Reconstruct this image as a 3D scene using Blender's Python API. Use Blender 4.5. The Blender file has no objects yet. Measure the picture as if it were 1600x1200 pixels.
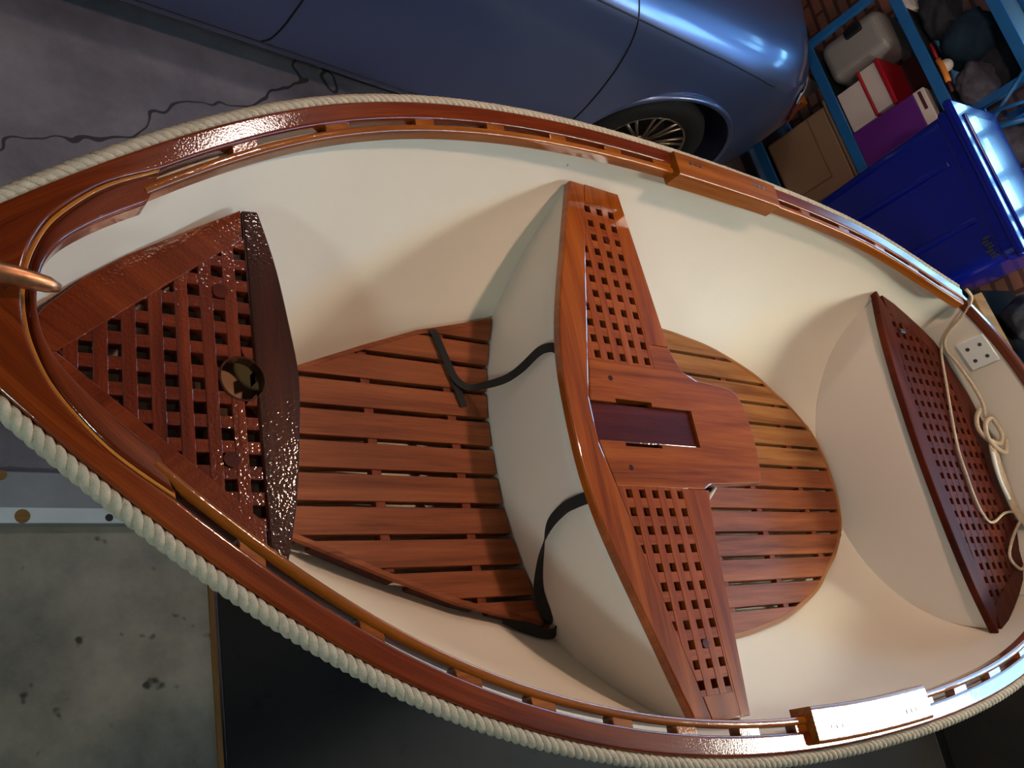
import bpy, bmesh, math, random
import numpy as np
from mathutils import Vector, Matrix, noise

random.seed(7)
scene = bpy.context.scene
COL = scene.collection

# ------------------------------------------------------------------ camera
cam_d = bpy.data.cameras.new('camera')
cam = bpy.data.objects.new('camera', cam_d)
COL.objects.link(cam)
CAM_R = Matrix(((0.782148, -0.092828, -0.616139), (-0.174258, 0.916795, -0.359335), (0.598230, 0.388420, 0.700893)))
cam.matrix_world = Matrix.Translation((-1.43510, -0.58603, 1.25601)) @ CAM_R.to_4x4()
FPX = 1459.68
cam_d.sensor_width = 36.0
cam_d.lens = FPX / 1600.0 * 36.0
cam_d.clip_start = 0.02
scene.camera = cam

# ------------------------------------------------------------------ world, exposure
scene.view_settings.view_transform = 'Standard'
scene.view_settings.look = 'None'
scene.view_settings.gamma = 1.0
scene.view_settings.use_curve_mapping = False
scene.view_settings.exposure = -0.2
scene.cycles.use_denoising = True
scene.cycles.max_bounces = 8
scene.cycles.sample_clamp_indirect = 6.0
world = bpy.data.worlds.new('world')
scene.world = world
world.use_nodes = True
bg = world.node_tree.nodes['Background']
bg.inputs['Color'].default_value = (0.25, 0.62, 1.0, 1)
bg.inputs['Strength'].default_value = 17.0

ZF = -1.25      # floor
ZC = 2.15       # ceiling
ZL = 1.62       # lamp height

# ------------------------------------------------------------------ materials
def new_mat(name):
    m = bpy.data.materials.new(name)
    m.use_nodes = True
    nt = m.node_tree
    b = nt.nodes['Principled BSDF']
    return m, nt, b

def setc(b, **k):
    for n, v in k.items():
        key = {'coat': 'Coat Weight', 'coatr': 'Coat Roughness', 'rough': 'Roughness', 'metal': 'Metallic', 'spec': 'Specular IOR Level', 'sheen': 'Sheen Weight', 'trans': 'Transmission Weight'}[n]
        b.inputs[key].default_value = v

def srgb(r, g, b):
    f = lambda c: (c / 255 / 12.92) if c / 255 <= 0.04045 else ((c / 255 + 0.055) / 1.055) ** 2.4
    return (f(r), f(g), f(b), 1)

def plain(name, col, rough=0.5, metal=0.0, coat=0.0, var=0.12, vscale=6.0, bump=0.0, bscale=60.0, spec=0.5):
    m, nt, b = new_mat(name)
    setc(b, rough=rough, metal=metal, coat=coat, spec=spec)
    tc = nt.nodes.new('ShaderNodeTexCoord')
    n = nt.nodes.new('ShaderNodeTexNoise')
    n.inputs['Scale'].default_value = vscale
    n.inputs['Detail'].default_value = 5
    nt.links.new(tc.outputs['Object'], n.inputs['Vector'])
    r = nt.nodes.new('ShaderNodeValToRGB')
    r.color_ramp.elements[0].position = 0.3
    r.color_ramp.elements[1].position = 0.7
    r.color_ramp.elements[0].color = (col[0] * (1 - var), col[1] * (1 - var), col[2] * (1 - var), 1)
    r.color_ramp.elements[1].color = (min(1, col[0] * (1 + var)), min(1, col[1] * (1 + var)), min(1, col[2] * (1 + var)), 1)
    nt.links.new(n.outputs['Fac'], r.inputs['Fac'])
    nt.links.new(r.outputs['Color'], b.inputs['Base Color'])
    if bump:
        n2 = nt.nodes.new('ShaderNodeTexNoise')
        n2.inputs['Scale'].default_value = bscale
        n2.inputs['Detail'].default_value = 3
        nt.links.new(tc.outputs['Object'], n2.inputs['Vector'])
        bp = nt.nodes.new('ShaderNodeBump')
        bp.inputs['Strength'].default_value = bump
        bp.inputs['Distance'].default_value = 0.01
        nt.links.new(n2.outputs['Fac'], bp.inputs['Height'])
        nt.links.new(bp.outputs['Normal'], b.inputs['Normal'])
    return m

def wood(name, dark, mid, light, rough=0.35, coat=1.0, coatr=0.04, bump=0.25, bscale=170.0, grain=26.0, seed=0.0):
    """grain runs along u of the UV map (metres)"""
    m, nt, b = new_mat(name)
    setc(b, rough=rough, coat=coat, coatr=coatr, spec=.08 if coat else .2)
    N, L = nt.nodes, nt.links
    uv = N.new('ShaderNodeUVMap')
    mp = N.new('ShaderNodeMapping')
    mp.inputs['Scale'].default_value = (1.6, grain, 1)
    mp.inputs['Location'].default_value = (seed, seed * 1.7, 0)
    L.new(uv.outputs['UV'], mp.inputs['Vector'])
    n1 = N.new('ShaderNodeTexNoise')
    n1.inputs['Scale'].default_value = 1.0
    n1.inputs['Detail'].default_value = 6
    n1.inputs['Roughness'].default_value = 0.62
    n1.inputs['Distortion'].default_value = 0.35
    L.new(mp.outputs['Vector'], n1.inputs['Vector'])
    mp2 = N.new('ShaderNodeMapping')
    mp2.inputs['Scale'].default_value = (9, 260, 1)
    L.new(uv.outputs['UV'], mp2.inputs['Vector'])
    n2 = N.new('ShaderNodeTexNoise')
    n2.inputs['Scale'].default_value = 1.0
    n2.inputs['Detail'].default_value = 3
    L.new(mp2.outputs['Vector'], n2.inputs['Vector'])
    mx = N.new('ShaderNodeMath'); mx.operation = 'MULTIPLY_ADD'
    mx.inputs[1].default_value = 0.22
    L.new(n2.outputs['Fac'], mx.inputs[0])
    sc = N.new('ShaderNodeMath'); sc.operation = 'MULTIPLY'
    sc.inputs[1].default_value = 0.82
    L.new(n1.outputs['Fac'], sc.inputs[0])
    L.new(sc.outputs[0], mx.inputs[2])
    r = N.new('ShaderNodeValToRGB')
    e = r.color_ramp.elements
    e[0].position = 0.33; e[0].color = dark
    e[1].position = 0.72; e[1].color = light
    k = e.new(0.52); k.color = mid
    L.new(mx.outputs[0], r.inputs['Fac'])
    L.new(r.outputs['Color'], b.inputs['Base Color'])
    if bump:
        tc = N.new('ShaderNodeTexCoord')
        n3 = N.new('ShaderNodeTexNoise')
        n3.inputs['Scale'].default_value = bscale
        n3.inputs['Detail'].default_value = 2
        L.new(tc.outputs['Object'], n3.inputs['Vector'])
        bp = N.new('ShaderNodeBump')
        bp.inputs['Strength'].default_value = bump
        bp.inputs['Distance'].default_value = 0.002
        L.new(n3.outputs['Fac'], bp.inputs['Height'])
        L.new(bp.outputs['Normal'], b.inputs['Normal'])
        if coat:
            L.new(bp.outputs['Normal'], b.inputs['Coat Normal'])
    return m

M = {}
M['cap'] = wood('varnished_mahogany', srgb(62, 20, 5), srgb(106, 40, 10), srgb(138, 64, 20), bump=0.09, bscale=300)
M['cap2'] = wood('varnished_golden_wood', srgb(96, 46, 8), srgb(142, 76, 18), srgb(172, 102, 32), bump=0.12, bscale=300, seed=3)
M['gold'] = wood('golden_strip_wood', srgb(130, 74, 20), srgb(176, 108, 34), srgb(200, 134, 54), bump=0.2, seed=8)
M['thwart'] = wood('varnished_teak', srgb(92, 36, 6), srgb(140, 66, 14), srgb(168, 90, 26), bump=0.03, seed=5)
M['thwart2'] = wood('varnished_teak_centre', srgb(92, 38, 6), srgb(138, 66, 12), srgb(166, 90, 26), bump=0.03, seed=9)
M['seatdark'] = wood('dark_varnished_plank', srgb(34, 10, 5), srgb(52, 19, 9), srgb(72, 30, 14), coatr=.05, bump=0.26, bscale=190, seed=12)
M['seat'] = wood('bow_seat_mahogany', srgb(74, 25, 8), srgb(108, 42, 14), srgb(134, 60, 24), coatr=.05, bump=0.22, bscale=200, seed=15)
M['grate'] = wood('grating_mahogany', srgb(74, 23, 9), srgb(102, 37, 15), srgb(126, 52, 22), coatr=.05, bump=0.4, bscale=170, seed=2)
M['grate2'] = wood('grating_teak', srgb(104, 42, 12), srgb(140, 66, 22), srgb(166, 88, 34), bump=0.15, seed=21)
M['block'] = wood('dark_block_wood', srgb(52, 12, 8), srgb(72, 20, 12), srgb(92, 32, 18), bump=0.1, seed=4)
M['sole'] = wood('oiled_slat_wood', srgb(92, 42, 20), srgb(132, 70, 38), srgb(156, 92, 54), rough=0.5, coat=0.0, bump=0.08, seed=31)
M['sole_lit_tan'] = wood('pale_lit_slat_wood', srgb(108, 62, 30), srgb(150, 98, 54), srgb(172, 120, 70), rough=0.5, coat=0.0, bump=0.08, seed=41)  # paler slat tone; on the far aft slats it stands for reflected light
M['sole_dark'] = wood('batten_wood', srgb(84, 32, 16), srgb(122, 56, 30), srgb(140, 70, 40), rough=0.5, coat=0.0, bump=0.0, seed=33)
M['stern'] = wood('stern_seat_mahogany', srgb(42, 12, 6), srgb(70, 23, 10), srgb(94, 37, 16), bump=0.05, coat=0.06, coatr=0.25, rough=0.5, seed=51)
M['transomcap'] = wood('transom_cap_wood', srgb(60, 24, 14), srgb(92, 44, 28), srgb(116, 62, 42), bump=0.1, coatr=0.15, seed=57)
M['hull'] = plain('cream_gelcoat', srgb(226, 220, 204), rough=0.6, var=0.02, vscale=5, bump=0.03, bscale=25, coat=0.0)
M['riser'] = plain('white_gelcoat', srgb(210, 202, 192), rough=0.55, var=0.02, vscale=4, bump=0.03, bscale=18)
M['hullout'] = plain('hull_outside', srgb(225, 225, 220), rough=0.3, var=0.03)
M['plate'] = plain('white_plate_plastic', srgb(222, 228, 226), rough=0.35, var=0.02)
M['rope'] = plain('cream_rope_fibre', srgb(198, 188, 166), rough=0.85, var=0.12, vscale=90, bump=0.5, bscale=700)
M['cord'] = plain('thin_cord_fibre', srgb(196, 178, 152), rough=0.8, var=0.12, vscale=90, bump=0.4, bscale=900)
M['brass'] = plain('aged_bronze', srgb(196, 142, 104), rough=0.38, metal=1.0, var=0.3, vscale=60)
M['strap'] = plain('black_webbing', srgb(16, 17, 17), rough=0.8, var=0.2, vscale=300, bump=0.3, bscale=900)
M['steel'] = plain('dull_steel', srgb(120, 120, 120), rough=0.35, metal=1.0)
M['tanlit'] = plain('tan_lit_hull', srgb(150, 110, 66), rough=0.6)
M['black'] = plain('black_plastic', srgb(14, 14, 16), rough=0.5)
M['rubber'] = plain('tyre_rubber', srgb(15, 15, 16), rough=0.8)
M['alloy'] = plain('alloy_rim', srgb(150, 135, 118), rough=0.35, metal=0.9)
M['shelfblue'] = plain('blue_shelf_paint', srgb(36, 104, 168), rough=0.35, var=0.08, vscale=12, coat=0.3)
M['shelfdeck'] = plain('dark_shelf_board', srgb(30, 34, 42), rough=0.7)
M['tan'] = plain('tan_bin_plastic', srgb(150, 122, 96), rough=0.5, var=0.05)
M['blue'] = plain('blue_bin_plastic', srgb(9, 24, 132), rough=0.2, var=0.06, coat=0.4)
M['greyp'] = plain('grey_container_plastic', srgb(150, 144, 140), rough=0.45, var=0.06)
M['white'] = plain('white_card', srgb(214, 200, 194), rough=0.6, var=0.03)
M['red'] = plain('red_plastic', srgb(170, 22, 36), rough=0.4)
M['purple'] = plain('purple_card', srgb(92, 26, 120), rough=0.5, var=0.08)
M['maroon'] = plain('maroon_card', srgb(84, 22, 30), rough=0.6)
M['orange'] = plain('orange_handle', srgb(220, 130, 50), rough=0.45)
M['darkcloth'] = plain('dark_cloth', srgb(34, 36, 44), rough=0.9, var=0.4, vscale=20, bump=0.5, bscale=30)
M['greycloth'] = plain('grey_cloth', srgb(88, 84, 96), rough=0.9, var=0.4, vscale=18, bump=0.5, bscale=30)
M['teal'] = plain('dark_teal_cloth', srgb(18, 44, 62), rough=0.9, var=0.3, vscale=18)
M['lumber'] = wood('raw_lumber', srgb(120, 84, 46), srgb(150, 110, 64), srgb(170, 130, 84), rough=0.7, coat=0, bump=0.1, seed=61)
M['cardboard'] = plain('brown_cardboard', srgb(128, 92, 76), rough=0.8, var=0.1)
M['lampred'] = plain('tail_lamp_red', srgb(150, 20, 24), rough=0.1, coat=1)
M['lampclear'] = plain('tail_lamp_clear', srgb(190, 200, 215), rough=0.05, coat=1, spec=1)
M['glassdark'] = plain('car_window_glass', srgb(14, 17, 22), rough=0.05, coat=1)
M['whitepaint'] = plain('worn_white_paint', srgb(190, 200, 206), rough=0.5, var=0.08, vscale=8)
M['whitelit'] = plain('lit_white_paint', srgb(226, 232, 232), rough=0.5, var=0.06, vscale=8)  # paler copy of the timber paint, with light put into the colour
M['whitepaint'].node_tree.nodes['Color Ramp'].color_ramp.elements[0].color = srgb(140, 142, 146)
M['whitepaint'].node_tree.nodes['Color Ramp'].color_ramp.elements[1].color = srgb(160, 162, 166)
M['paint'] = plain('metallic_blue_grey_paint', srgb(104, 120, 162), rough=0.38, metal=0.8, coat=1.0, var=0.03, vscale=300)
M['paint'].node_tree.nodes['Principled BSDF'].inputs['Coat Roughness'].default_value = 0.12
M['ceil'] = plain('ceiling_boards', srgb(44, 33, 24), rough=0.8)
M['wallpaint'] = plain('wall_paint', srgb(112, 104, 98), rough=0.8)
M['crate'] = plain('dull_black_plastic', srgb(16, 15, 16), rough=0.95, spec=0.1)

def emit(name, col, s):
    m, nt, b = new_mat(name)
    b.inputs['Base Color'].default_value = (0.9, 0.9, 0.9, 1)
    b.inputs['Emission Color'].default_value = (*col, 1)
    b.inputs['Emission Strength'].default_value = s
    return m

def brick_mat():
    m, nt, b = new_mat('red_brick')
    N, L = nt.nodes, nt.links
    tc = N.new('ShaderNodeTexCoord')
    sp = N.new('ShaderNodeSeparateXYZ'); L.new(tc.outputs['Object'], sp.inputs[0])
    cb = N.new('ShaderNodeCombineXYZ'); L.new(sp.outputs['Y'], cb.inputs['X']); L.new(sp.outputs['Z'], cb.inputs['Y'])
    br = N.new('ShaderNodeTexBrick')
    br.inputs['Color1'].default_value = srgb(160, 104, 84)
    br.inputs['Color2'].default_value = srgb(150, 96, 74)
    br.inputs['Mortar'].default_value = srgb(96, 62, 54)
    br.inputs['Scale'].default_value = 1.0
    br.inputs['Brick Width'].default_value = 0.22
    br.inputs['Row Height'].default_value = 0.075
    br.inputs['Mortar Size'].default_value = 0.012
    L.new(cb.outputs[0], br.inputs['Vector'])
    L.new(br.outputs['Color'], b.inputs['Base Color'])
    bp = N.new('ShaderNodeBump'); bp.inputs['Strength'].default_value = 0.6; bp.inputs['Distance'].default_value = 0.01; bp.invert = True
    L.new(br.outputs['Fac'], bp.inputs['Height']); L.new(bp.outputs['Normal'], b.inputs['Normal'])
    b.inputs['Roughness'].default_value = 0.8
    return m
M['brick'] = brick_mat()

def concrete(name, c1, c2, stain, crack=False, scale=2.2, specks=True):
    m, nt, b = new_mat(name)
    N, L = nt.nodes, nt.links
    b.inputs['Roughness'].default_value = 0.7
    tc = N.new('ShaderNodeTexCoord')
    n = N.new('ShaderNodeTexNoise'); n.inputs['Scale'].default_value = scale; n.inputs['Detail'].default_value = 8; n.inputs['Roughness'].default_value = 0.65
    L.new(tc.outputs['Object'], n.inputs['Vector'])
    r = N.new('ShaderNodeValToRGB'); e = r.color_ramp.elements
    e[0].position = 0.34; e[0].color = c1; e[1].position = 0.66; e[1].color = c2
    L.new(n.outputs['Fac'], r.inputs['Fac'])
    last = r.outputs['Color']
    if specks:
        v = N.new('ShaderNodeTexNoise'); v.inputs['Scale'].default_value = 16; v.inputs['Detail'].default_value = 2
        L.new(tc.outputs['Object'], v.inputs['Vector'])
        r2 = N.new('ShaderNodeValToRGB'); e = r2.color_ramp.elements
        e[0].position = 0.66; e[0].color = (0, 0, 0, 1); e[1].position = 0.73; e[1].color = (1, 1, 1, 1)
        L.new(v.outputs['Fac'], r2.inputs['Fac'])
        mx = N.new('ShaderNodeMix'); mx.data_type = 'RGBA'
        L.new(r2.outputs['Color'], mx.inputs['Factor'])
        L.new(last, mx.inputs['A']); mx.inputs['B'].default_value = stain
        last = mx.outputs['Result']
    if crack:
        sp = N.new('ShaderNodeSeparateXYZ'); L.new(tc.outputs['Object'], sp.inputs[0])
        nn = N.new('ShaderNodeTexNoise'); nn.inputs['Scale'].default_value = 4.5; nn.inputs['Detail'].default_value = 2
        L.new(tc.outputs['Object'], nn.inputs['Vector'])
        a = N.new('ShaderNodeMath'); a.operation = 'MULTIPLY_ADD'; a.inputs[1].default_value = -0.62; L.new(sp.outputs['X'], a.inputs[0]); L.new(sp.outputs['Y'], a.inputs[2])
        c = N.new('ShaderNodeMath'); c.operation = 'MULTIPLY_ADD'; c.inputs[1].default_value = 0.5; L.new(nn.outputs['Fac'], c.inputs[0]); L.new(a.outputs[0], c.inputs[2])
        d = N.new('ShaderNodeMath'); d.operation = 'SUBTRACT'; d.inputs[1].default_value = 2.12; L.new(c.outputs[0], d.inputs[0])
        f = N.new('ShaderNodeMath'); f.operation = 'ABSOLUTE'; L.new(d.outputs[0], f.inputs[0])
        g = N.new('ShaderNodeMath'); g.operation = 'LESS_THAN'; g.inputs[1].default_value = 0.007; L.new(f.outputs[0], g.inputs[0])
        mx = N.new('ShaderNodeMix'); mx.data_type = 'RGBA'
        L.new(g.outputs[0], mx.inputs['Factor']); L.new(last, mx.inputs['A']); mx.inputs['B'].default_value = srgb(58, 52, 52)
        last = mx.outputs['Result']
    L.new(last, b.inputs['Base Color'])
    bp = N.new('ShaderNodeBump'); bp.inputs['Strength'].default_value = 0.2; bp.inputs['Distance'].default_value = 0.01
    L.new(n.outputs['Fac'], bp.inputs['Height']); L.new(bp.outputs['Normal'], b.inputs['Normal'])
    return m
M['floor'] = concrete('stained_concrete', srgb(104, 98, 104), srgb(148, 140, 146), srgb(70, 52, 40), crack=True, specks=False)
M['board'] = concrete('worn_grey_board', srgb(116, 110, 104), srgb(188, 176, 158), srgb(72, 66, 56))
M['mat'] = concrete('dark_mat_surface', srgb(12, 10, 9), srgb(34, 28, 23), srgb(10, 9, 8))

# ------------------------------------------------------------------ helpers
def tag(o, label=None, cat=None, group=None, kind=None):
    if label: o['label'] = label
    if cat: o['category'] = cat
    if group: o['group'] = group
    if kind: o['kind'] = kind
    return o

def thing(name, loc, label, cat, group=None):
    o = bpy.data.objects.new(name, None)
    o.empty_display_size = 0.1
    COL.objects.link(o)
    o.location = loc
    return tag(o, label, cat, group)

def origin(o):
    p = Vector((0, 0, 0))
    while o is not None:
        p += o.location
        o = o.parent
    return p

def mesh(name, V, F, mat, parent=None, uv=None, smooth=False, bevel=0.0, segs=2, solid=0.0, subsurf=0):
    """V in world coordinates; a parented mesh is shifted into its parent's frame.
    uv: function(world co, face index, loop vert index) -> (u, v), or list per vertex"""
    off = origin(parent) if parent is not None else Vector((0, 0, 0))
    me = bpy.data.meshes.new(name)
    me.from_pydata([tuple(Vector(v) - off) for v in V], [], F)
    me.update()
    me.materials.append(mat)
    if uv is not None:
        ul = me.uv_layers.new(name='UVMap')
        for li, l in enumerate(me.loops):
            c = V[l.vertex_index]
            ul.data[li].uv = uv[l.vertex_index] if isinstance(uv, list) else uv(c)
    if smooth:
        for p in me.polygons: p.use_smooth = True
    o = bpy.data.objects.new(name, me)
    COL.objects.link(o)
    if parent is not None: o.parent = parent
    if subsurf:
        s = o.modifiers.new('s', 'SUBSURF'); s.levels = subsurf; s.render_levels = subsurf
    if solid:
        s = o.modifiers.new('t', 'SOLIDIFY'); s.thickness = abs(solid); s.offset = -1 if solid > 0 else 1
    if bevel:
        b = o.modifiers.new('b', 'BEVEL'); b.width = bevel; b.segments = segs; b.limit_method = 'ANGLE'; b.angle_limit = math.radians(35)
    return o

def fix_normals(o):
    bm = bmesh.new(); bm.from_mesh(o.data)
    bmesh.ops.recalc_face_normals(bm, faces=bm.faces)
    bm.to_mesh(o.data); bm.free()
    return o

ux = lambda c: (c[0], c[1])
uy = lambda c: (c[1], c[0])
uz = lambda c: (c[2], c[0] + c[1])

def prism(name, pts, z0, z1, mat, parent=None, uv=ux, bevel=0.0015, segs=2, smooth=False):
    n = len(pts)
    V = [(p[0], p[1], z1) for p in pts] + [(p[0], p[1], z0) for p in pts]
    F = [tuple(range(n)), tuple(range(2 * n - 1, n - 1, -1))] + [(i, i + n, (i + 1) % n + n, (i + 1) % n) for i in range(n)]
    return fix_normals(mesh(name, V, F, mat, parent, uv, bevel=bevel, segs=segs))

def boxVF(c, s, R=None):
    V = []
    for x in (-.5, .5):
        for y in (-.5, .5):
            for z in (-.5, .5):
                v = Vector((x * s[0], y * s[1], z * s[2]))
                if R is not None: v = R @ v
                V.append(tuple(Vector(c) + v))
    F = [(0, 1, 3, 2), (4, 6, 7, 5), (0, 4, 5, 1), (2, 3, 7, 6), (0, 2, 6, 4), (1, 5, 7, 3)]
    return V, F

def box(name, c, s, mat, parent=None, R=None, bevel=0.003, uv=ux, segs=2):
    V, F = boxVF(c, s, R)
    return mesh(name, V, F, mat, parent, uv, bevel=bevel, segs=segs)

class MB:
    def __init__(s): s.V = []; s.F = []; s.U = []
    def add(s, V, F, U=None):
        k = len(s.V); s.V += [tuple(v) for v in V]; s.F += [tuple(i + k for i in f) for f in F]
        s.U += (U if U else [(v[0], v[1]) for v in V])
    def box(s, c, d, R=None):
        s.add(*boxVF(c, d, R))
    def tube(s, P, r, n=8, closed=False, flat=1.0):
        P = [Vector(p) for p in P]; m = len(P)
        rs = r if isinstance(r, (list, tuple)) else [r] * m
        T = []
        for i in range(m):
            a = P[(i - 1) % m] if (closed or i > 0) else P[i]
            b = P[(i + 1) % m] if (closed or i < m - 1) else P[i]
            T.append((b - a).normalized() if (b - a).length > 1e-9 else Vector((1, 0, 0)))
        ref = Vector((0, 0, 1)) if abs(T[0].z) < .9 else Vector((1, 0, 0))
        nr = (ref - T[0] * ref.dot(T[0])).normalized()
        V = []; U = []; acc = 0
        for i in range(m):
            nr = (nr - T[i] * nr.dot(T[i])).normalized()
            bi = T[i].cross(nr)
            if i: acc += (P[i] - P[i - 1]).length
            for k in range(n):
                a = 2 * math.pi * k / n
                V.append(P[i] + nr * (math.cos(a) * rs[i]) + bi * (math.sin(a) * rs[i] * flat)); U.append((acc, k / n * .05))
        F = []
        for i in range(m if closed else m - 1):
            j = (i + 1) % m
            for k in range(n):
                F.append((i * n + k, i * n + (k + 1) % n, j * n + (k + 1) % n, j * n + k))
        if not closed:
            F.append(tuple(range(n - 1, -1, -1))); F.append(tuple((m - 1) * n + k for k in range(n)))
        s.add(V, F, U)
    def build(s, name, mat, parent=None, smooth=False, bevel=0.0, segs=1):
        return mesh(name, s.V, s.F, mat, parent, s.U, smooth=smooth, bevel=bevel, segs=segs)

def lathe(name, prof, c, axis, mat, parent=None, n=48, smooth=True, loop=False):
    """prof: list of (radius, offset along axis)"""
    ax = Vector(axis).normalized(); a = ax.orthogonal().normalized(); b = ax.cross(a)
    V = []; F = []
    for r, h in prof:
        for k in range(n):
            t = 2 * math.pi * k / n
            V.append(Vector(c) + ax * h + (a * math.cos(t) + b * math.sin(t)) * r)
    m = len(prof)
    for i in range(m if loop else m - 1):
        j = (i + 1) % m
        for k in range(n):
            F.append((i * n + k, i * n + (k + 1) % n, j * n + (k + 1) % n, j * n + k))
    if not loop: F.append(tuple(range(n - 1, -1, -1))); F.append(tuple((m - 1) * n + k for k in range(n)))
    return fix_normals(mesh(name, V, F, mat, parent, ux, smooth=smooth, bevel=0))

def cut(o, cutters):
    for V, F in cutters:
        me = bpy.data.meshes.new('cut'); off = origin(o.parent) if o.parent else Vector((0, 0, 0))
        me.from_pydata([tuple(Vector(v) - off) for v in V], [], F); me.update()
        c = bpy.data.objects.new('cut', me); COL.objects.link(c)
        if o.parent: c.parent = o.parent
        fix_normals(c)
        md = o.modifiers.new('bool', 'BOOLEAN'); md.operation = 'DIFFERENCE'; md.solver = 'EXACT'; md.object = c
        bpy.context.view_layer.update()
        dg = bpy.context.evaluated_depsgraph_get()
        nm = bpy.data.meshes.new_from_object(o.evaluated_get(dg))
        o.modifiers.clear(); o.data = nm
        bpy.data.objects.remove(c)
    return o

def cylVF(c, axis, r, h, n=48):
    ax = Vector(axis).normalized(); a = ax.orthogonal().normalized(); b = ax.cross(a)
    V = [Vector(c) + ax * s * h / 2 + (a * math.cos(2 * math.pi * k / n) + b * math.sin(2 * math.pi * k / n)) * r for s in (-1, 1) for k in range(n)]
    F = [tuple(range(n)), tuple(range(2 * n - 1, n - 1, -1))] + [(k, (k + 1) % n, (k + 1) % n + n, k + n) for k in range(n)]
    return [tuple(v) for v in V], F

def smoothpath(P, n=8):
    P = [Vector(p) for p in P]; out = []
    for i in range(len(P) - 1):
        p0 = P[max(i - 1, 0)]; p1 = P[i]; p2 = P[i + 1]; p3 = P[min(i + 2, len(P) - 1)]
        for k in range(n):
            t = k / n
            out.append(0.5 * ((2 * p1) + (p2 - p0) * t + (2 * p0 - 5 * p1 + 4 * p2 - p3) * t * t + (3 * p1 - p0 - 3 * p2 + p3) * t ** 3))
    out.append(P[-1]); return out

def spl(xk, yk, x):
    xk = np.array(xk, float); yk = np.array(yk, float); x = np.asarray(x, float)
    n = len(xk); h = np.diff(xk); A = np.zeros((n, n)); b = np.zeros(n); A[0, 0] = A[-1, -1] = 1
    for i in range(1, n - 1):
        A[i, i - 1] = h[i - 1]; A[i, i] = 2 * (h[i - 1] + h[i]); A[i, i + 1] = h[i]
        b[i] = 3 * ((yk[i + 1] - yk[i]) / h[i] - (yk[i] - yk[i - 1]) / h[i - 1])
    c = np.linalg.solve(A, b); i = np.clip(np.searchsorted(xk, x) - 1, 0, n - 2); t = x - xk[i]
    B = (yk[i + 1] - yk[i]) / h[i] - h[i] * (2 * c[i] + c[i + 1]) / 3; D = (c[i + 1] - c[i]) / (3 * h[i])
    return yk[i] + B * t + c[i] * t ** 2 + D * t ** 3

# ------------------------------------------------------------------ room
def wall(name, V, mat):
    o = mesh(name, V, [tuple(range(len(V)))], mat); o['kind'] = 'structure'; return o
X0, X1, Y0, Y1 = -4.2, 3.45, -3.6, 4.4
def slab(name, lo, hi, mat):
    c = [(a + b) / 2 for a, b in zip(lo, hi)]; s = [b - a for a, b in zip(lo, hi)]
    o = box(name, c, s, mat, bevel=0); o['kind'] = 'structure'; return o
slab('floor', (X0, Y0, ZF - .1), (X1, Y1, ZF), M['floor'])
slab('ceiling', (X0, Y0, ZC), (X1, Y1, ZC + .1), M['ceil'])
slab('wall_front', (X0 - .1, Y0, ZF - .1), (X0, Y1, ZC + .1), M['wallpaint'])
slab('wall_left', (X0, Y1, ZF - .1), (X1, Y1 + .1, ZC + .1), M['wallpaint'])
slab('wall_right', (X0, Y0 - .1, ZF - .1), (X1, Y0, ZC + .1), M['wallpaint'])
# back wall (brick) with two window openings
WINS = [(-1.12, .55, 1.30, 2.08), (1.15, 2.3, .38, 1.70)]
wb = MB()
def wseg(y0, y1, z0, z1):
    wb.box((X1 + .06, (y0 + y1) / 2, (z0 + z1) / 2), (.12, y1 - y0, z1 - z0))
ycur = Y0
for (a0, a1, c0, c1) in WINS:
    wseg(ycur, a0, ZF - .1, ZC + .1); wseg(a0, a1, ZF - .1, c0); wseg(a0, a1, c1, ZC + .1); ycur = a1
wseg(ycur, Y1, ZF - .1, ZC + .1)
o = wb.build('wall_back', M['brick']); o['kind'] = 'structure'
for i, (a0, a1, c0, c1) in enumerate(WINS):
    wf = MB(); fx = X1 + .05
    wf.box((fx, (a0 + a1) / 2, c0 + .02), (.06, a1 - a0, .04)); wf.box((fx, (a0 + a1) / 2, c1 - .02), (.06, a1 - a0, .04))
    for k in range(3):
        wf.box((fx, a0 + .02 + (a1 - a0 - .04) * k / 2, (c0 + c1) / 2), (.06, .035, c1 - c0 - .08))
    o = wf.build('window_%d' % (i + 1), M['wallpaint'], bevel=.002); o['kind'] = 'structure'
    por = bpy.data.lights.new('window_portal', 'AREA'); por.shape = 'RECTANGLE'; por.size = a1 - a0; por.size_y = c1 - c0
    po = bpy.data.objects.new('window_portal', por); COL.objects.link(po)
    po.location = (X1 + .13, (a0 + a1) / 2, (c0 + c1) / 2); po.rotation_euler = (math.radians(90), 0, math.radians(90))
    por.cycles.is_portal = True

# ------------------------------------------------------------------ lamps
def rods(parent, pts):
    mb = MB()
    for x, y in pts: mb.tube([(x, y, ZL - .01), (x, y, ZC)], .006, 8)
    mb.build('rod', M['steel'], parent)
def tube_lamp(name, c, length, s, col, label, along='X', w=.1):
    r = thing(name, (c[0], c[1], ZL), label, 'ceiling light')
    d = Vector((1, 0, 0)) if along == 'X' else Vector((0, 1, 0))
    sz = (length + .06, w, .05) if along == 'X' else (w, length + .06, .05)
    box('housing', (c[0], c[1], ZL - .026), sz, M['white'], r)
    m = emit('tube_glow', col, s)
    for q in (-1, 1):
        off = Vector((0, q * w * .25, 0)) if along == 'X' else Vector((q * w * .25, 0, 0))
        t = MB(); P = Vector((c[0], c[1], ZL - .066)) + off
        t.tube([P - d * length / 2, P + d * length / 2], .016, 12)
        t.build('tube', m, r, smooth=True)
    return r
pl_ = thing('panel_lamp', (2.33, -.76, ZL), 'oblong diffused hanging lamp over the stern end of the dinghy', 'ceiling light')
box('housing', (2.33, -.76, ZL - .015), (.78, .26, .03), M['white'], pl_)
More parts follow.
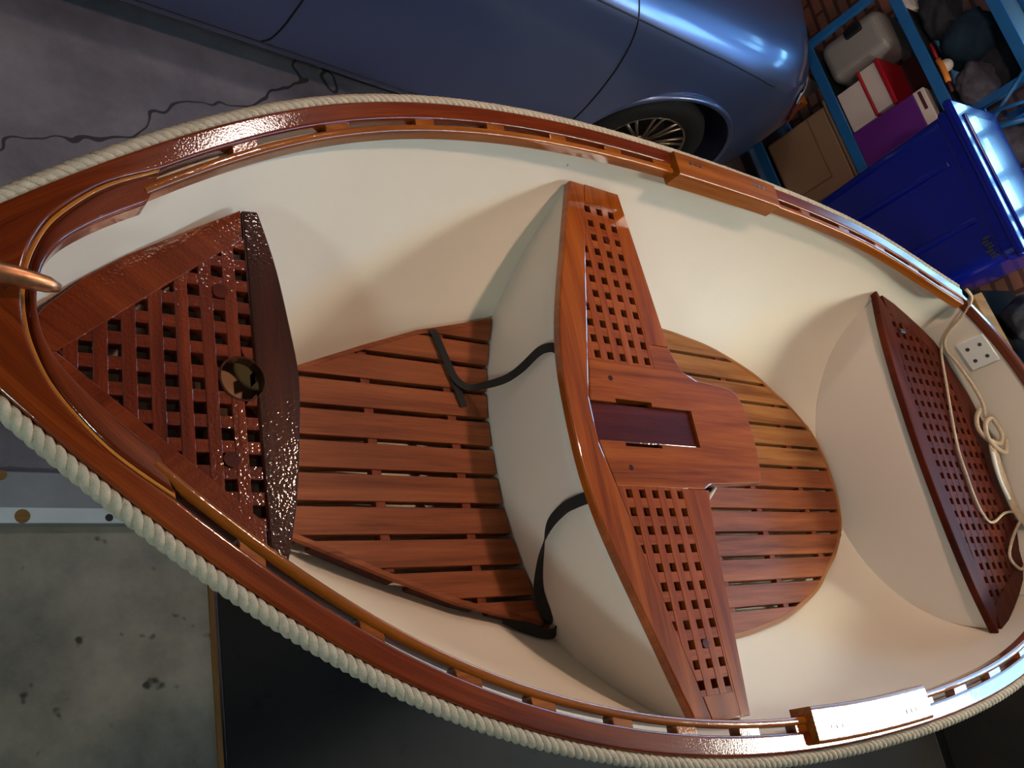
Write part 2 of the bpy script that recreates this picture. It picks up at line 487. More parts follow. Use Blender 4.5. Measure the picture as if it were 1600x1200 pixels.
box('diffuser', (2.33, -.76, ZL - .045), (.70, .22, .03), emit('panel_glow', (1.0, .97, .80), 115.0), pl_, bevel=.008)
for x in (2.1, 2.56): rods(pl_, [(x, -.76)])
def bulb_lamp(c, r, col, s, label):
    k = thing('ceiling_lamp', (c[0], c[1], ZL), label, 'ceiling light')
    lathe('base', [(.06, 0), (.06, -.02), (.03, -.04)], (c[0], c[1], ZL), (0, 0, 1), M['white'], k, 24)
    rods(k, [c])
    lathe('bulb', [(.012, -.04), (.62 * r, -.05), (.94 * r, -.075), (r, -.05 - r), (.73 * r, -.05 - 1.7 * r), (.2 * r, -.05 - 2 * r)], (c[0], c[1], ZL), (0, 0, 1), emit('bulb_glow', col, s), k, 24)
bulb_lamp((0.0, 1.70), .09, (1.0, .80, .70), 100.0, 'globe ceiling lamp above the parked car')
bulb_lamp((-2.5, -1.5), .11, (.76, .97, .95), 158.0, 'globe ceiling lamp in the corner behind the bow of the dinghy')
kl = thing('ceiling_lamp', (.15, .36, ZL), 'round bulb ceiling lamp directly over the middle of the dinghy', 'ceiling light')
lathe('base', [(.06, 0), (.06, -.02), (.03, -.04)], (.15, .36, ZL), (0, 0, 1), M['white'], kl, 24)
rods(kl, [(.15, .36)])
lathe('bulb', [(.012, -.04), (.03, -.05), (.045, -.075), (.048, -.1), (.035, -.13), (.01, -.145)], (.15, .36, ZL), (0, 0, 1), emit('bulb_glow', (1.0, .65, .47), 660.0), kl, 24)

# ------------------------------------------------------------------ dinghy lines
xW = [-1.35, -1.25, -1.1, -.8, -.4, 0, .4, .8, 1.1, 1.3]
yW = [0.0256, 0.1158, 0.2419, 0.4456, 0.6033, 0.6745, 0.6922, 0.6698, 0.6084, 0.53]
xZ = [-1.35, -1.05, -.75, -.4, 0, .4, .9, 1.3]
zZ = [0.1855, 0.1774, 0.1392, 0.1207, 0.1095, 0.096, 0.1349, 0.1464]
def Wf(x): return float(spl(xW, yW, x))
def Zf(x): return .1072 - .0152 * x + .0441 * x * x
XT = 1.413
half = [(x, Wf(x)) for x in np.concatenate([np.arange(XT, -1.02, -.02), np.arange(-1.02, -1.345, -.012)])]
half += [(-1.355, .031), (-1.368, .021), (-1.377, .011)]
OUT = half + [(-1.381, 0.0)] + [(x, -y) for x, y in reversed(half)]
NB = len(half)              # index of the bow tip
def offset(P, d):
    P = [Vector(p) for p in P]; o = []
    for i in range(len(P)):
        a = P[max(i - 1, 0)]; b = P[min(i + 1, len(P) - 1)]
        t = (b - a).normalized(); n = Vector((-t.y, t.x))   # far->bow->near: inward
        o.append(P[i] + n * d)
    return o
def on_curve(P, d, side):
    """polyline offset by d on one side (+1 far, -1 near), as functions of x"""
    c = offset(P, d)
    c = c[:NB] if side > 0 else c[NB + 1:]
    xs = np.array([p[0] for p in c]); ys = np.array([p[1] for p in c]); k = np.argsort(xs)
    return lambda x: float(np.interp(x, xs[k], ys[k]))
DC, DI0, DI1 = .036, .0475, .0625
def frac(P):
    s = [0]
    for a, b in zip(P, P[1:]): s.append(s[-1] + (Vector(b) - Vector(a)).length)
    return [q / s[-1] for q in s]
def resample(P, ts):
    f = frac(P); xs = [p[0] for p in P]; ys = [p[1] for p in P]
    return [(float(np.interp(t, f, xs)), float(np.interp(t, f, ys))) for t in ts]
oc = offset(OUT, DC)
iB = next(i for i, p in enumerate(half) if p[0] < -1.062)
Gh = [tuple(oc[iB]), (-1.112, .196), (-1.154, .158), (-1.192, .112), (-1.214, .066), (-1.223, .03), (-1.2255, 0)]
Ih = [(-1.066, .178), (-1.11, .145), (-1.146, .115), (-1.177, .083), (-1.196, .050), (-1.203, .02), (-1.2045, 0)]
Gs = [tuple(p[:2]) for p in smoothpath([(*p, 0) for p in Gh], 5)]
Is = [tuple(p[:2]) for p in smoothpath([(*p, 0) for p in Ih], 5)]
ts = frac(OUT[iB:NB + 1])
Gfull = [tuple(p) for p in oc[:iB]] + resample(Gs, ts)
Gfull = Gfull + [(x, -y) for x, y in reversed(Gfull[:-1])]
def zarr(P): return [Zf(p[0]) for p in P]

def sweep(name, O, I, Z, th, r, mat, parent, dz=0.0, crown=0.0, u0=0.0):
    V = []; U = []; acc = u0; n = None
    for i, (o, q, z) in enumerate(zip(O, I, Z)):
        o = Vector(o); q = Vector(q); w = (q - o).length; d = (q - o) / w
        if i: acc += (o - Vector(O[i - 1])).length
        prof = [(0, -th), (0, -1.6 * r), (0, -r), (.12 * r, -.6 * r), (.3 * r, -.3 * r), (.6 * r, -.12 * r), (r, 0), (1.5 * r, 0), (w * .5, crown), (w - 1.5 * r, 0), (w - r, 0), (w - .6 * r, -.12 * r), (w - .3 * r, -.3 * r), (w - .12 * r, -.6 * r), (w, -r), (w, -1.6 * r), (w, -th)]
        n = len(prof)
        for a, b in prof:
            p = o + d * a; V.append((p.x, p.y, z + dz + b)); U.append((acc, a + abs(b)))
    F = []
    for i in range(len(O) - 1):
        for k in range(n):
            F.append((i * n + k, i * n + (k + 1) % n, (i + 1) * n + (k + 1) % n, (i + 1) * n + k))
    F += [tuple(range(n)), tuple((len(O) - 1) * n + k for k in range(n))]
    o = fix_normals(mesh(name, V, F, mat, parent, U, smooth=True))
    m = o.modifiers.new('e', 'EDGE_SPLIT'); m.split_angle = math.radians(50)
    return o

boat = thing('dinghy', (0, 0, -.42), 'cream wooden-trimmed rowing dinghy with varnished gunwales and rope fender filling the picture', 'boat')
cap = sweep('gunwale_cap', OUT, Gfull, zarr(OUT), .03, .004, M['cap'], boat)
# laminated breasthook inside the bow
tI = frac(Gs)
Ipts = resample(Is, tI)
Gb = Gs + [(x, -y) for x, y in reversed(Gs[:-1])]
Ib = Ipts + [(x, -y) for x, y in reversed(Ipts[:-1])]
Gb2 = [(Vector(a) + (Vector(b) - Vector(a)).normalized() * .0005) for a, b in zip(Gb, Ib)]
Gl = [(Vector(a) + (Vector(b) - Vector(a)).normalized() * .0075) for a, b in zip(Gb, Ib)]
bh = sweep('breasthook', Gl, Ib, [Zf(p[0]) for p in Gb], .034, .006, M['cap'], boat, dz=.003)
sweep('gold_strip', Gb2, [g + (g - Vector(a)).normalized() * .0002 for g, a in zip(Gl, Gb)], [Zf(p[0]) for p in Gb], .03, .002, M['gold'], bh, dz=.0022)  # thin golden strip along the joint of cap and breasthook
# inwales, spacer blocks
ci0, ci1 = offset(OUT, DI0), offset(OUT, DI1)
for side in (1, -1):
    idx = [i for i, p in enumerate(OUT) if p[0] > -1.108 and (i < NB if side > 0 else i > NB)]
    sweep('inwale', [tuple(ci0[i]) for i in idx], [tuple(ci1[i]) for i in idx], [Zf(OUT[i][0]) for i in idx], .028, .005, M['cap2'], boat, dz=-.001)
slots = {1: [(-1.053, -.93), (-.887, -.755), (-.706, -.554), (-.508, -.369), (-.321, -.187), (-.138, -.013), (.042, .152), (.63, .725), (.762, .888), (.93, 1.04), (1.08, 1.18), (1.22, 1.31)],
         -1: [(-1.044, -.965), (-.93, -.8), (-.763, -.65), (-.606, -.517), (-.471, -.355), (-.312, -.21), (-.161, -.05), (.005, .112), (.603, .695), (.749, .858), (.913, 1.02), (1.08, 1.18), (1.22, 1.31)]}
for side in (1, -1):
    f0 = on_curve(OUT, DC - .001, side); f1 = on_curve(OUT, DI0 + .001, side)
    ed = [-1.078] + [q for s in slots[side] for q in s] + [1.405]
    for a, b in zip(ed[0::2], ed[1::2]):
        m = max(2, int((b - a) / .02) + 1)
        xs = [a + (b - a) * k / (m - 1) for k in range(m)]
        V = []; F = []
        for x in xs:
            z = Zf(x) - .004
            V += [(x, f0(x), z), (x, f1(x), z), (x, f1(x), z - .024), (x, f0(x), z - .024)]
        for i in range(m - 1):
            for k in range(4): F.append((i * 4 + k, i * 4 + (k + 1) % 4, i * 4 + 4 + (k + 1) % 4, i * 4 + 4 + k))
        F += [(0, 1, 2, 3), tuple(4 * (m - 1) + k for k in range(4))]
        fix_normals(mesh('spacer_block', V, F, M['cap2'], boat, ux, bevel=.001))
# oarlock pads
for side, a, b in ((1, .215, .60), (-1, .145, .55)):
    g0 = on_curve(OUT, .010, side); g1 = on_curve(OUT, .078, side)
    xs = [a + (b - a) * k / 12 for k in range(13)]
    pad = sweep('oarlock_pad', [(x, g0(x)) for x in xs], [(x, g1(x)) for x in xs], [Zf(x) for x in xs], .05, .005, M['cap2'], boat, dz=.017)
    for x in (a + .07, b - .07):
        gm = on_curve(OUT, .036, side)
        for q in (-.018, 0, .018):
            c = Vector((x + q, gm(x + q), Zf(x + q) + .0170)); V, F = cylVF(c, (0, 0, 1), .005, .002, 12); mesh('screw', V, F, M['steel'], pad, ux)
# rope fender: three laid strands
rc = offset(OUT, -.0095)
acc = [0.0]
for a, b in zip(rc, rc[1:]): acc.append(acc[-1] + (b - a).length)
tot = acc[-1]; LAY = .047; RR = .006; n = int(tot / LAY * 12)
px = np.interp(np.linspace(0, tot, n), acc, [p[0] for p in rc]); py = np.interp(np.linspace(0, tot, n), acc, [p[1] for p in rc])
rope = MB()
for s in range(3):
    P = []
    for i in range(n):
        a = tot * i / (n - 1) / LAY * 2 * math.pi + s * 2 * math.pi / 3
        j0, j1 = max(i - 1, 0), min(i + 1, n - 1)
        t = Vector((px[j1] - px[j0], py[j1] - py[j0], 0)).normalized(); nn = Vector((-t.y, t.x, 0))
        P.append(Vector((px[i], py[i], Zf(px[i]) - .013)) + nn * math.cos(a) * RR + Vector((0, 0, 1)) * math.sin(a) * RR)
    rope.tube(P, .0067, 8)
rope.build('rope_fender', M['rope'], boat, smooth=True)

# hull shell
def XTr(y): return 1.66 - .247 * (abs(y) / .47) ** 2
def ZTr(y): return .158 + .036 * (1 - min(1, (abs(y) / .47)) ** 2)
aK = ([-1.381, -1.0, -.63, -.3, 0, .5, 1.1, 1.45], [.5, .65, 1.25, 1.5, 1.65, 1.9, 2.3, 2.4])
zK = ([-1.381, -1.2, -.9, -.63, -.34, 0, .5, .9, 1.2, 1.7], [-.02, -.18, -.31, -.385, -.408, -.412, -.405, -.38, -.32, -.20])
def hullf(x, u): return max(0.0, 1 - u ** float(np.interp(x, *aK))) ** .5
hc = offset(OUT, .0365)
# tame the bow of the offset curve
hh = [(float(p[0]), max(0.0, float(p[1]))) for p in hc[:NB] if p[0] < XT + .05]
hh = [p for p in hh if p[1] > .012 and p[0] > -1.31]
hh.append((-1.315, 0.0))
def hull_pt(i_xy, u):
    xs, ys = i_xy
    zg = Zf(xs) - .024
    zk = float(np.interp(xs, *zK)); zk = min(zk, zg - .05)
    f = hullf(xs, u); y = ys * f
    rake = .16 * max(0, (-xs - .9) / .4) ** 1.5 * u ** 1.2
    x = xs + rake
    g = max(0.0, min(1.0, (xs - 1.05) / (XT - 1.05)))
    x += g * g * (XTr(y) + .010 - x)
    return (x, y, zg + (zk - zg) * u)
NU = 40
us = [1 - (1 - k / NU) ** 1.6 for k in range(NU + 1)]
V = []; F = []
cols = [(p, 1) for p in hh] + [(p, -1) for p in reversed(hh[:-1])]
for (p, sg) in cols:
    for u in us:
        x, y, z = hull_pt(p, u); V.append((x, y * sg, z))
m = NU + 1
for i in range(len(cols) - 1):
    for k in range(NU):
        F.append((i * m + k, i * m + k + 1, (i + 1) * m + k + 1, (i + 1) * m + k))
hull = mesh('hull', V, F, M['hull'], boat, ux, smooth=True)
bm = bmesh.new(); bm.from_mesh(hull.data); bmesh.ops.remove_doubles(bm, verts=bm.verts, dist=.0004); bmesh.ops.recalc_face_normals(bm, faces=bm.faces)
# make normals face into the boat (up)
up = sum(f.normal.z * f.calc_area() for f in bm.faces)
if up < 0: bmesh.ops.reverse_faces(bm, faces=bm.faces)
bm.to_mesh(hull.data); bm.free()
hull.data.materials.append(M['hullout'])
sd = hull.modifiers.new('t', 'SOLIDIFY'); sd.thickness = .008; sd.offset = -1; sd.material_offset = 1
# inner hull height lookup
def hull_z(x, y):
    xs = np.array([p[0] for p in hh]); ys_ = np.array([p[1] for p in hh]); k = np.argsort(xs)
    W = float(np.interp(x, xs[k], ys_[k])); a = float(np.interp(x, *aK))
    t = min(1.0, abs(y) / max(W, 1e-4))
    u = (1 - t * t) ** (1 / a)
    zg = Zf(x) - .024; zk = min(float(np.interp(x, *zK)), zg - .05)
    return zg + (zk - zg) * u
# transom: inner board and cap
V = []; F = []; ny, nz = 32, 14
pe = hh[0]
for i in range(ny + 1):
    y = -pe[1] + 2 * pe[1] * i / ny
    zk = hull_z(XT, y) if abs(y) < pe[1] - 1e-6 else Zf(XT) - .024
    zt = ZTr(y) - .004
    for k in range(nz + 1):
        V.append((XTr(y) - .004, y, zt + (zk - .03 - zt) * k / nz))
for i in range(ny):
    for k in range(nz): F.append((i * (nz + 1) + k, i * (nz + 1) + k + 1, (i + 1) * (nz + 1) + k + 1, (i + 1) * (nz + 1) + k))
tr = mesh('transom', V, F, M['hull'], boat, ux, smooth=True, solid=.012)
tr.modifiers['t'].offset = -1
bm = bmesh.new(); bm.from_mesh(tr.data); bmesh.ops.recalc_face_normals(bm, faces=bm.faces)
if sum(f.normal.x for f in bm.faces) > 0: bmesh.ops.reverse_faces(bm, faces=bm.faces)
bm.to_mesh(tr.data); bm.free()
ys = [(.475 - .95 * k / 40) for k in range(41)]
sweep('transom_cap', [(XTr(y) + .024, y) for y in ys], [(XTr(y) - .012, y) for y in ys], [ZTr(y) for y in ys], .03, .006, M['transomcap'], boat, dz=.006)
# white four-hole plates on the transom
for sg in (1,):
    y0 = .315 * sg; xx = XTr(y0) - .012
    ang = math.atan2(.247 * 2 * y0 / .47 ** 2, 1)
    R = Matrix.Rotation(ang, 3, 'Z')
    c = Vector((xx, y0, ZTr(y0) - .075))
    pl = box('transom_plate', c, (.012, .098, .09), M['plate'], boat, R=R, bevel=.002)
    for a in (-.022, .022):
        for b in (-.02, .02):
            V, F = cylVF(c + R @ Vector((-.0065, a, b)), R @ Vector((1, 0, 0)), .0062, .003, 14); mesh('bolt', V, F, M['steel'], pl, ux)

# ------------------------------------------------------------------ thwart and its box
fy = [0, .1, .22, .39, .5, .605]; fxx = [-.192, -.189, -.168, -.113, -.075, -.038]
def fore(y): return float(spl(fy, fxx, abs(y)))
thw = mesh('thwart', [], [], M['thwart'], boat) if False else None
TH = .022
yy = [(.605 - 1.21 * k / 44) for k in range(45)]
def xl(y): return -.13 if abs(y) < .05 else -.13 + .25 * (abs(y) - .05)
fp = [(fore(y), y) for y in yy] + [(xl(y), y) for y in (-.605, -.4, -.2, -.05, .05, .2, .4, .605)]
thwart = prism('thwart', fp, -TH, 0, M['thwart'], boat, uy, bevel=.004, segs=3)
thwart['label'] = 'curved fore plank of the middle seat, bright varnished teak'
# centre panel with the daggerboard block
def ex(y):
    return .388 - .004 * (abs(y) / .1) ** 4
cp = [(-.129, -.048), (-.1075, -.142)]
cp += [(.160, -.142), (.176, -.134), (.186, -.1305), (.30, -.125), (.36, -.121), (.370, -.114), (.379, -.08), (.386, -.04), (.388, 0), (.386, .04), (.38, .078), (.366, .104), (.345, .116), (.30, .119), (.23, .124), (.19, .142), (.172, .17), (.161, .2), (.09, .2), (.09, .142), (-.1075, .142), (-.129, .048)]
centre = prism('centre_panel', cp, -TH, -.0003, M['thwart2'], thwart, ux, bevel=.004, segs=3)
def rectVF(x0, x1, y0, y1, z0, z1): return boxVF(((x0 + x1) / 2, (y0 + y1) / 2, (z0 + z1) / 2), (x1 - x0, y1 - y0, z1 - z0))
cut(centre, [rectVF(-.14, .181, -.044, .044, -.1, .1), rectVF(-.055, .055, -.053, .053, -.1, .1)])
blk = prism('daggerboard_block', [(-.131, -.0435), (-.131, .0435), (.180, .0435), (.180, -.0435)], -.05, -.0065, M['block'], thwart, ux, bevel=.003)
box('slot_floor', (.02, 0, -.06), (.34, .12, .01), M['block'], thwart)
for sg in (1, -1):
    aft = [(.09, .142), (.09, .605), (.119, .605), (.128, .52), (.138, .42), (.148, .315), (.155, .24), (.161, .2)]
    if sg > 0: aft += [(.161, .2)][:0]
    else: aft += [(.166, .17), (.172, .143)]
    if sg > 0: aft = [(.09, .2)] + aft[1:]
    prism('aft_plank', [(x, y * sg) for x, y in aft], -TH, 0, M['thwart'], thwart, uy, bevel=.0015)
    prism('end_piece', [(xl(.556) , .556 * sg), (.0905, .556 * sg), (.0905, .605 * sg), (xl(.605), .605 * sg)], -TH, 0, M['thwart2'], thwart, uy, bevel=.001)

def clipped_bars(poly, xs, ys, w, z0, z1, axis_first, mat_a, mat_b, name, parent, slack=.002, hole=None):
    """poly: convex polygon; bars at centres xs (running in y) and ys (running in x)"""
    P = poly
    def rng(c, ax):
        v = []
        for a, b in zip(P, P[1:] + P[:1]):
            if (a[ax] - c) * (b[ax] - c) <= 0 and abs(a[ax] - b[ax]) > 1e-9:
                t = (c - a[ax]) / (b[ax] - a[ax]); v.append(a[1 - ax] + t * (b[1 - ax] - a[1 - ax]))
        return (min(v), max(v)) if len(v) >= 2 else None
    mb = MB()
    def bar(c, ax, zz0, zz1):
        r0 = rng(c - w / 2, ax); r1 = rng(c + w / 2, ax)
        if not r0 and not r1: return
        r0 = r0 or r1; r1 = r1 or r0
        if r0[1] - r0[0] < .004 and r1[1] - r1[0] < .004: return
        q = [(c - w / 2, r0[0] - slack), (c + w / 2, r1[0] - slack), (c + w / 2, r1[1] + slack), (c - w / 2, r0[1] + slack)]
        if hole and abs(c - hole[ax]) < hole[2] + w / 2:
            h = lambda e: math.sqrt(max(0.0, hole[2] ** 2 - (e - hole[ax]) ** 2)); m1, m2 = hole[1 - ax] - 0, hole[1 - ax]
            e0, e1 = c - w / 2, c + w / 2
            emit_bar([q[0], q[1], (e1, max(q[1][1], m1 - h(e1))), (e0, max(q[0][1], m1 - h(e0)))], ax, zz0, zz1, c)
            emit_bar([(e0, min(q[3][1], m2 + h(e0))), (e1, min(q[2][1], m2 + h(e1))), q[2], q[3]], ax, zz0, zz1, c)
            return
        emit_bar(q, ax, zz0, zz1, c)
    def emit_bar(q, ax, zz0, zz1, c):
        if ax == 1: q = [(b, a) for a, b in q]
        V = [(a, b, zz1) for a, b in q] + [(a, b, zz0) for a, b in q]
        F = [(0, 1, 2, 3), (7, 6, 5, 4)] + [(i, i + 4, (i + 1) % 4 + 4, (i + 1) % 4) for i in range(4)]
        if ax == 1: F = [tuple(reversed(f)) for f in F]
        U = [(v[1] + c * 7, v[0]) if ax == 0 else (v[0] + c * 7, v[1]) for v in V]
        mb.add(V, F, U)
    for x in xs: bar(x, 0, z0, z1)
    for y in ys: bar(y, 1, z0, z1 - .0009)
    o = mb.build(name, mat_a, parent)
    fix_normals(o)
    b = o.modifiers.new('b', 'BEVEL'); b.width = .0009; b.segments = 1
    return o
P_ = .0381; G_ = .3095; HOLE = .0172
for sg in (1, -1):
    poly = [(xl(.142), .142 * sg), (.0895, .142 * sg), (.0895, .556 * sg), (xl(.556), .556 * sg)]
    xs = [P_ * (c + .5) for c in range(-5, 3)]
    ysb = [sg * (G_ / 2 + P_ * (k + .5)) for k in range(-1, 11)]
    clipped_bars(poly, xs, ysb, P_ - HOLE, -.018, -.0008, 0, M['grate2'], None, 'grating', thwart)
for x, y in ((.04, .46), (.04, -.46), (-.055, .1), (-.055, -.1)):
    V, F = cylVF((x, y, -.0002), (0, 0, 1), .009 if abs(y) > .3 else .006, .0012, 20)
    mesh('wood_plug', V, F, M['block'] if abs(y) > .3 else M['seatdark'], thwart, ux)
# box below the thwart (curved front, straight back, closed daggerboard trunk)
def riser(name, curve, ztop, mat, inset=0.0):
    V = []; F = []; nz = 10
    for (x, y) in curve:
        zb = hull_z(x, y) - .03
        if zb > ztop - .002: zb = ztop - .002
        for k in range(nz + 1):
            t = k / nz
            V.append((x, y, ztop + (zb - ztop) * t))
    n = len(curve)
    for i in range(n - 1):
        for k in range(nz): F.append((i * (nz + 1) + k, i * (nz + 1) + k + 1, (i + 1) * (nz + 1) + k + 1, (i + 1) * (nz + 1) + k))
    return mesh(name, V, F, mat, boat, ux, smooth=True, solid=.006)
yb = [(.625 - 1.25 * k / 60) for k in range(61)]
riser('thwart_box_front', [(fore(min(abs(y), .605)) + .014, y) for y in yb], -.021, M['riser'])
bk = [(.105, .625), (.118, .45), (.130, .27), (.15, .18), (.2, .125), (.26, .09), (.28, .05), (.285, 0), (.28, -.05), (.26, -.09), (.215, -.133), (.16, -.185), (.130, -.28), (.118, -.45), (.105, -.625)]
riser('thwart_box_back', [tuple(p[:2]) for p in smoothpath([(*p, 0) for p in bk], 4)], -.021, M['riser'])

# ------------------------------------------------------------------ bow seat
ZB = .052
sa = [(-.848, .29), (-.826, .2), (-.812, .1), (-.803, 0), (-.812, -.1), (-.826, -.2), (-.848, -.29)]
arc = [tuple(p[:2]) for p in smoothpath([(*p, 0) for p in sa], 5)]
seat = prism('bow_seat', arc + [(-.876, -.286), (-.876, .286)], ZB - .022, ZB, M['seatdark'], boat, uy, bevel=.004, segs=3)
seat['label'] = 'dark varnished curved aft plank of the bow seat'
sidep = [(-.862, .291), (-.959, .232), (-1.055, .168), (-1.116, .118), (-1.165, .066), (-1.178, .045)]
for sg in (1, -1):
    pl = [(-.877, .286)] + sidep[1:] + [(-1.184, 0), (-1.150, 0), (-.878, .232)]
    prism('side_plank', [(x, y * sg) for x, y in pl], ZB - .022, ZB - .0004, M['seat'], seat, (lambda c, s=sg: (c[0] * .8 - s * c[1] * .6, c[0] * .6 * s + c[1] * .8)), bevel=.002)
XB0, YB0 = -.8855, .0509
gp = [(-1.151, 0), (-.877, .233), (-.877, -.233)]
xs = [XB0 + P_ * (k + .5) for k in range(-8, 1)]
ysb = [YB0 - P_ * (k + .5) for k in range(-8, 10)]
gr = clipped_bars(gp, xs, ysb, P_ - .0182, ZB - .02, ZB - .0012, 0, M['grate'], None, 'grating', seat, hole=(-.895, -.012, .0345))
for c, r in (((-.895, -.012), .0335),):
    V, F = cylVF((*c, ZB), (0, 0, 1), r, .12, 40)
    cut(seat, [(V, F)])
lathe('hole_ring', [(.0365, -.02), (.0365, -.0006), (.0335, -.0006), (.0335, -.02)], (-.895, -.012, ZB), (0, 0, 1), M['seatdark'], seat, 40, smooth=False, loop=True)
V, F = cylVF((-.901, -.012, ZB - .035), (0, 0, 1), .055, .004, 32)
mesh('lit_hull_disc', V, F, M['tanlit'], seat, ux)  # tan disc stands in for the lit hull below the hole
for y in (.13, -.14):
    V, F = cylVF((-.921, y, ZB - .001), (0, 0, 1), .012, .003, 20); mesh('wood_plug', V, F, M['block'], seat, ux)
riser('bow_shade_panel', [(float(np.interp(abs(y), [0, .1, .2, .28], [-.818, -.828, -.843, -.862])), y) for y in [(.27 - .54 * k / 30) for k in range(31)]], ZB - .022, M['riser'])  # unseen panel added to keep the space under the bow seat dark

# ------------------------------------------------------------------ stern seat
ZS = .01
sa = [(1.215, .54), (1.178, .40), (1.158, .26), (1.148, .12), (1.145, 0), (1.148, -.12), (1.158, -.26), (1.178, -.40), (1.215, -.54)]
arc = [tuple(p[:2]) for p in smoothpath([(*p, 0) for p in sa], 5)]
inn = [(x + .062 if abs(y) < .47 else x + .03, y) for x, y in arc if abs(y) < .5]
sseat = prism('stern_seat', arc + list(reversed(inn)), ZS - .022, ZS, M['stern'], boat, uy, bevel=.004, segs=3)
sseat['label'] = 'curved fore plank of the stern seat, dark red varnish'
def side_in(x): return float(np.interp(x, [1.21, 1.3, 1.4, 1.48, 1.52], [.53, .497, .445, .39, .34]))
outer = [(x, side_in(x)) for x in (1.24, 1.3, 1.36, 1.42, 1.48, 1.52)]
back = [(XTr(y) - .03, y) for y in (.3, .2, .1, 0)]
for sg in (1, -1):
    q = outer + back + [(1.53, 0), (1.50, .2), (1.44, .36), (1.25, .455)]
    prism('rear_plank', [(x, y * sg) for x, y in q], ZS - .022, ZS - .0005, M['stern'], sseat, uy, bevel=.002)
gp = [(1.205, -.42), (1.205, .42), (1.26, .46), (1.445, .365), (1.505, .2), (1.535, 0), (1.505, -.2), (1.445, -.365), (1.26, -.46)]
clipped_bars(gp, [1.2 + P_ * k for k in range(10)], [P_ * (k + .5) for k in range(-13, 13)], P_ - .018, ZS - .02, ZS - .0015, 0, M['stern'], None, 'grating', sseat, slack=.001)
riser('stern_box_front', [(float(np.interp(abs(y), [0, .12, .26, .4, .54, .6], [1.15, 1.153, 1.166, 1.19, 1.225, 1.24])) + .012, y) for y in [(.58 - 1.16 * k / 50) for k in range(51)]], ZS - .021, M['riser'])
box('hinge', (1.283, .395, ZS + .003), (.03, .014, .006), M['steel'], sseat)

# ------------------------------------------------------------------ bow cleat
cl = MB()
cl.tube([(-1.345, .0, .232), (-1.31, .0, .236), (-1.27, .0, .236), (-1.235, .0, .232), (-1.20, -.001, .226), (-1.188, -.001, .222)], [.007, .012, .0145, .0125, .0095, .0055], 12)
cleat = cl.build('bow_cleat', M['brass'], boat, smooth=True)
cl = MB()
for x in (-1.285, -1.245):
    cl.tube([(x, 0, .19), (x, 0, .232)], [.011, .007], 12)
cl.box((-1.265, 0, .193), (.075, .03, .006))
cl.build('cleat_base', M['brass'], cleat, smooth=False, bevel=.001)

# ------------------------------------------------------------------ floor boards
ZSO = -.272
def hw_inv(pts):   # x as function of |y|
    ys_ = [p[1] for p in pts]; xs_ = [p[0] for p in pts]; return lambda y: float(np.interp(abs(y), ys_, xs_))
fmin = hw_inv([(-.875, 0), (-.872, .07), (-.845, .092), (-.64, .176), (-.48, .243), (-.34, .297), (-.2, .335), (-.11, .366)])
amax = hw_inv([(1.113, 0), (1.108, .07), (1.082, .165), (1.02, .22), (.95, .27), (.87, .325), (.72, .385), (.6, .408), (.47, .425), (.3, .43)])
def slatdeck(name, q, n, gap, x0f, x1f, mats, parent, bat_x, hwf, uvm=ux):
    groups = {}
    for i in range(n):
        ya = (n / 2 - i) * q - gap / 2; yb_ = (n / 2 - i - 1) * q + gap / 2
        if i == 0: ya = (n / 2) * q
        if i == n - 1: yb_ = -(n / 2) * q
        rows = [ya + (yb_ - ya) * k / 5 for k in range(6)]
        L_ = [(x0f(y), y) for y in rows]; R_ = [(x1f(y), y) for y in rows]
        k = groups.setdefault(mats(i), MB())
        poly = L_ + list(reversed(R_)); m_ = len(poly)
        V = [(x, y, ZSO) for x, y in poly] + [(x, y, ZSO - .022) for x, y in poly]
        F = [tuple(range(m_)), tuple(range(2 * m_ - 1, m_ - 1, -1))] + [(a, a + m_, (a + 1) % m_ + m_, (a + 1) % m_) for a in range(m_)]
        k.add(V, F, [(v[0] + i * 3.3, v[1]) for v in V])
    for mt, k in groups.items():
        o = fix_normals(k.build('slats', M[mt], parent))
        b = o.modifiers.new('b', 'BEVEL'); b.width = .0012; b.segments = 1; b.limit_method = 'ANGLE'
    for bx in bat_x:
        h = hwf(bx)
        box('batten', (bx, 0, ZSO - .0135), (.022, 2 * h, .019), M['sole_dark'], parent, bevel=.001, uv=uy)
fs = thing('floor_boards', (-.45, 0, ZSO), 'front slatted wooden floor panel between the bow seat and the middle seat', 'floor boards')
slatdeck('front', .0662, 11, .0115, fmin, lambda y: fore(y) + .008, lambda i: 'sole', fs, (-.72, -.484, -.277), lambda x: float(np.interp(x, [-.845, -.64, -.48, -.34, -.11], [.09, .17, .235, .288, .355])))
for sg in (1, -1):
    ep = [(-.86, .094), (-.64, .181), (-.48, .248), (-.34, .302), (-.2, .341), (-.12, .366)]
    poly = [(x, y * sg) for x, y in ep] + [(x, (y - .011) * sg) for x, y in reversed(ep)]
    prism('edge_strip', poly, ZSO - .014, ZSO + .001, M['sole'], fs, ux, bevel=.001)
as_ = thing('floor_boards', (.65, 0, ZSO), 'oval slatted wooden floor panel between the middle seat and the stern seat', 'floor boards')
slatdeck('aft', .0655, 13, .0095, lambda y: .1 if abs(y) > .13 else .30, amax, lambda i: 'sole_lit_tan' if i < 6 else 'sole', as_, (.495, .718, .944), lambda x: float(np.interp(x, [.3, .5, .72, .94, 1.0], [.42, .41, .37, .26, .2])))  # far-half slats are coloured lighter for the light reflecting there

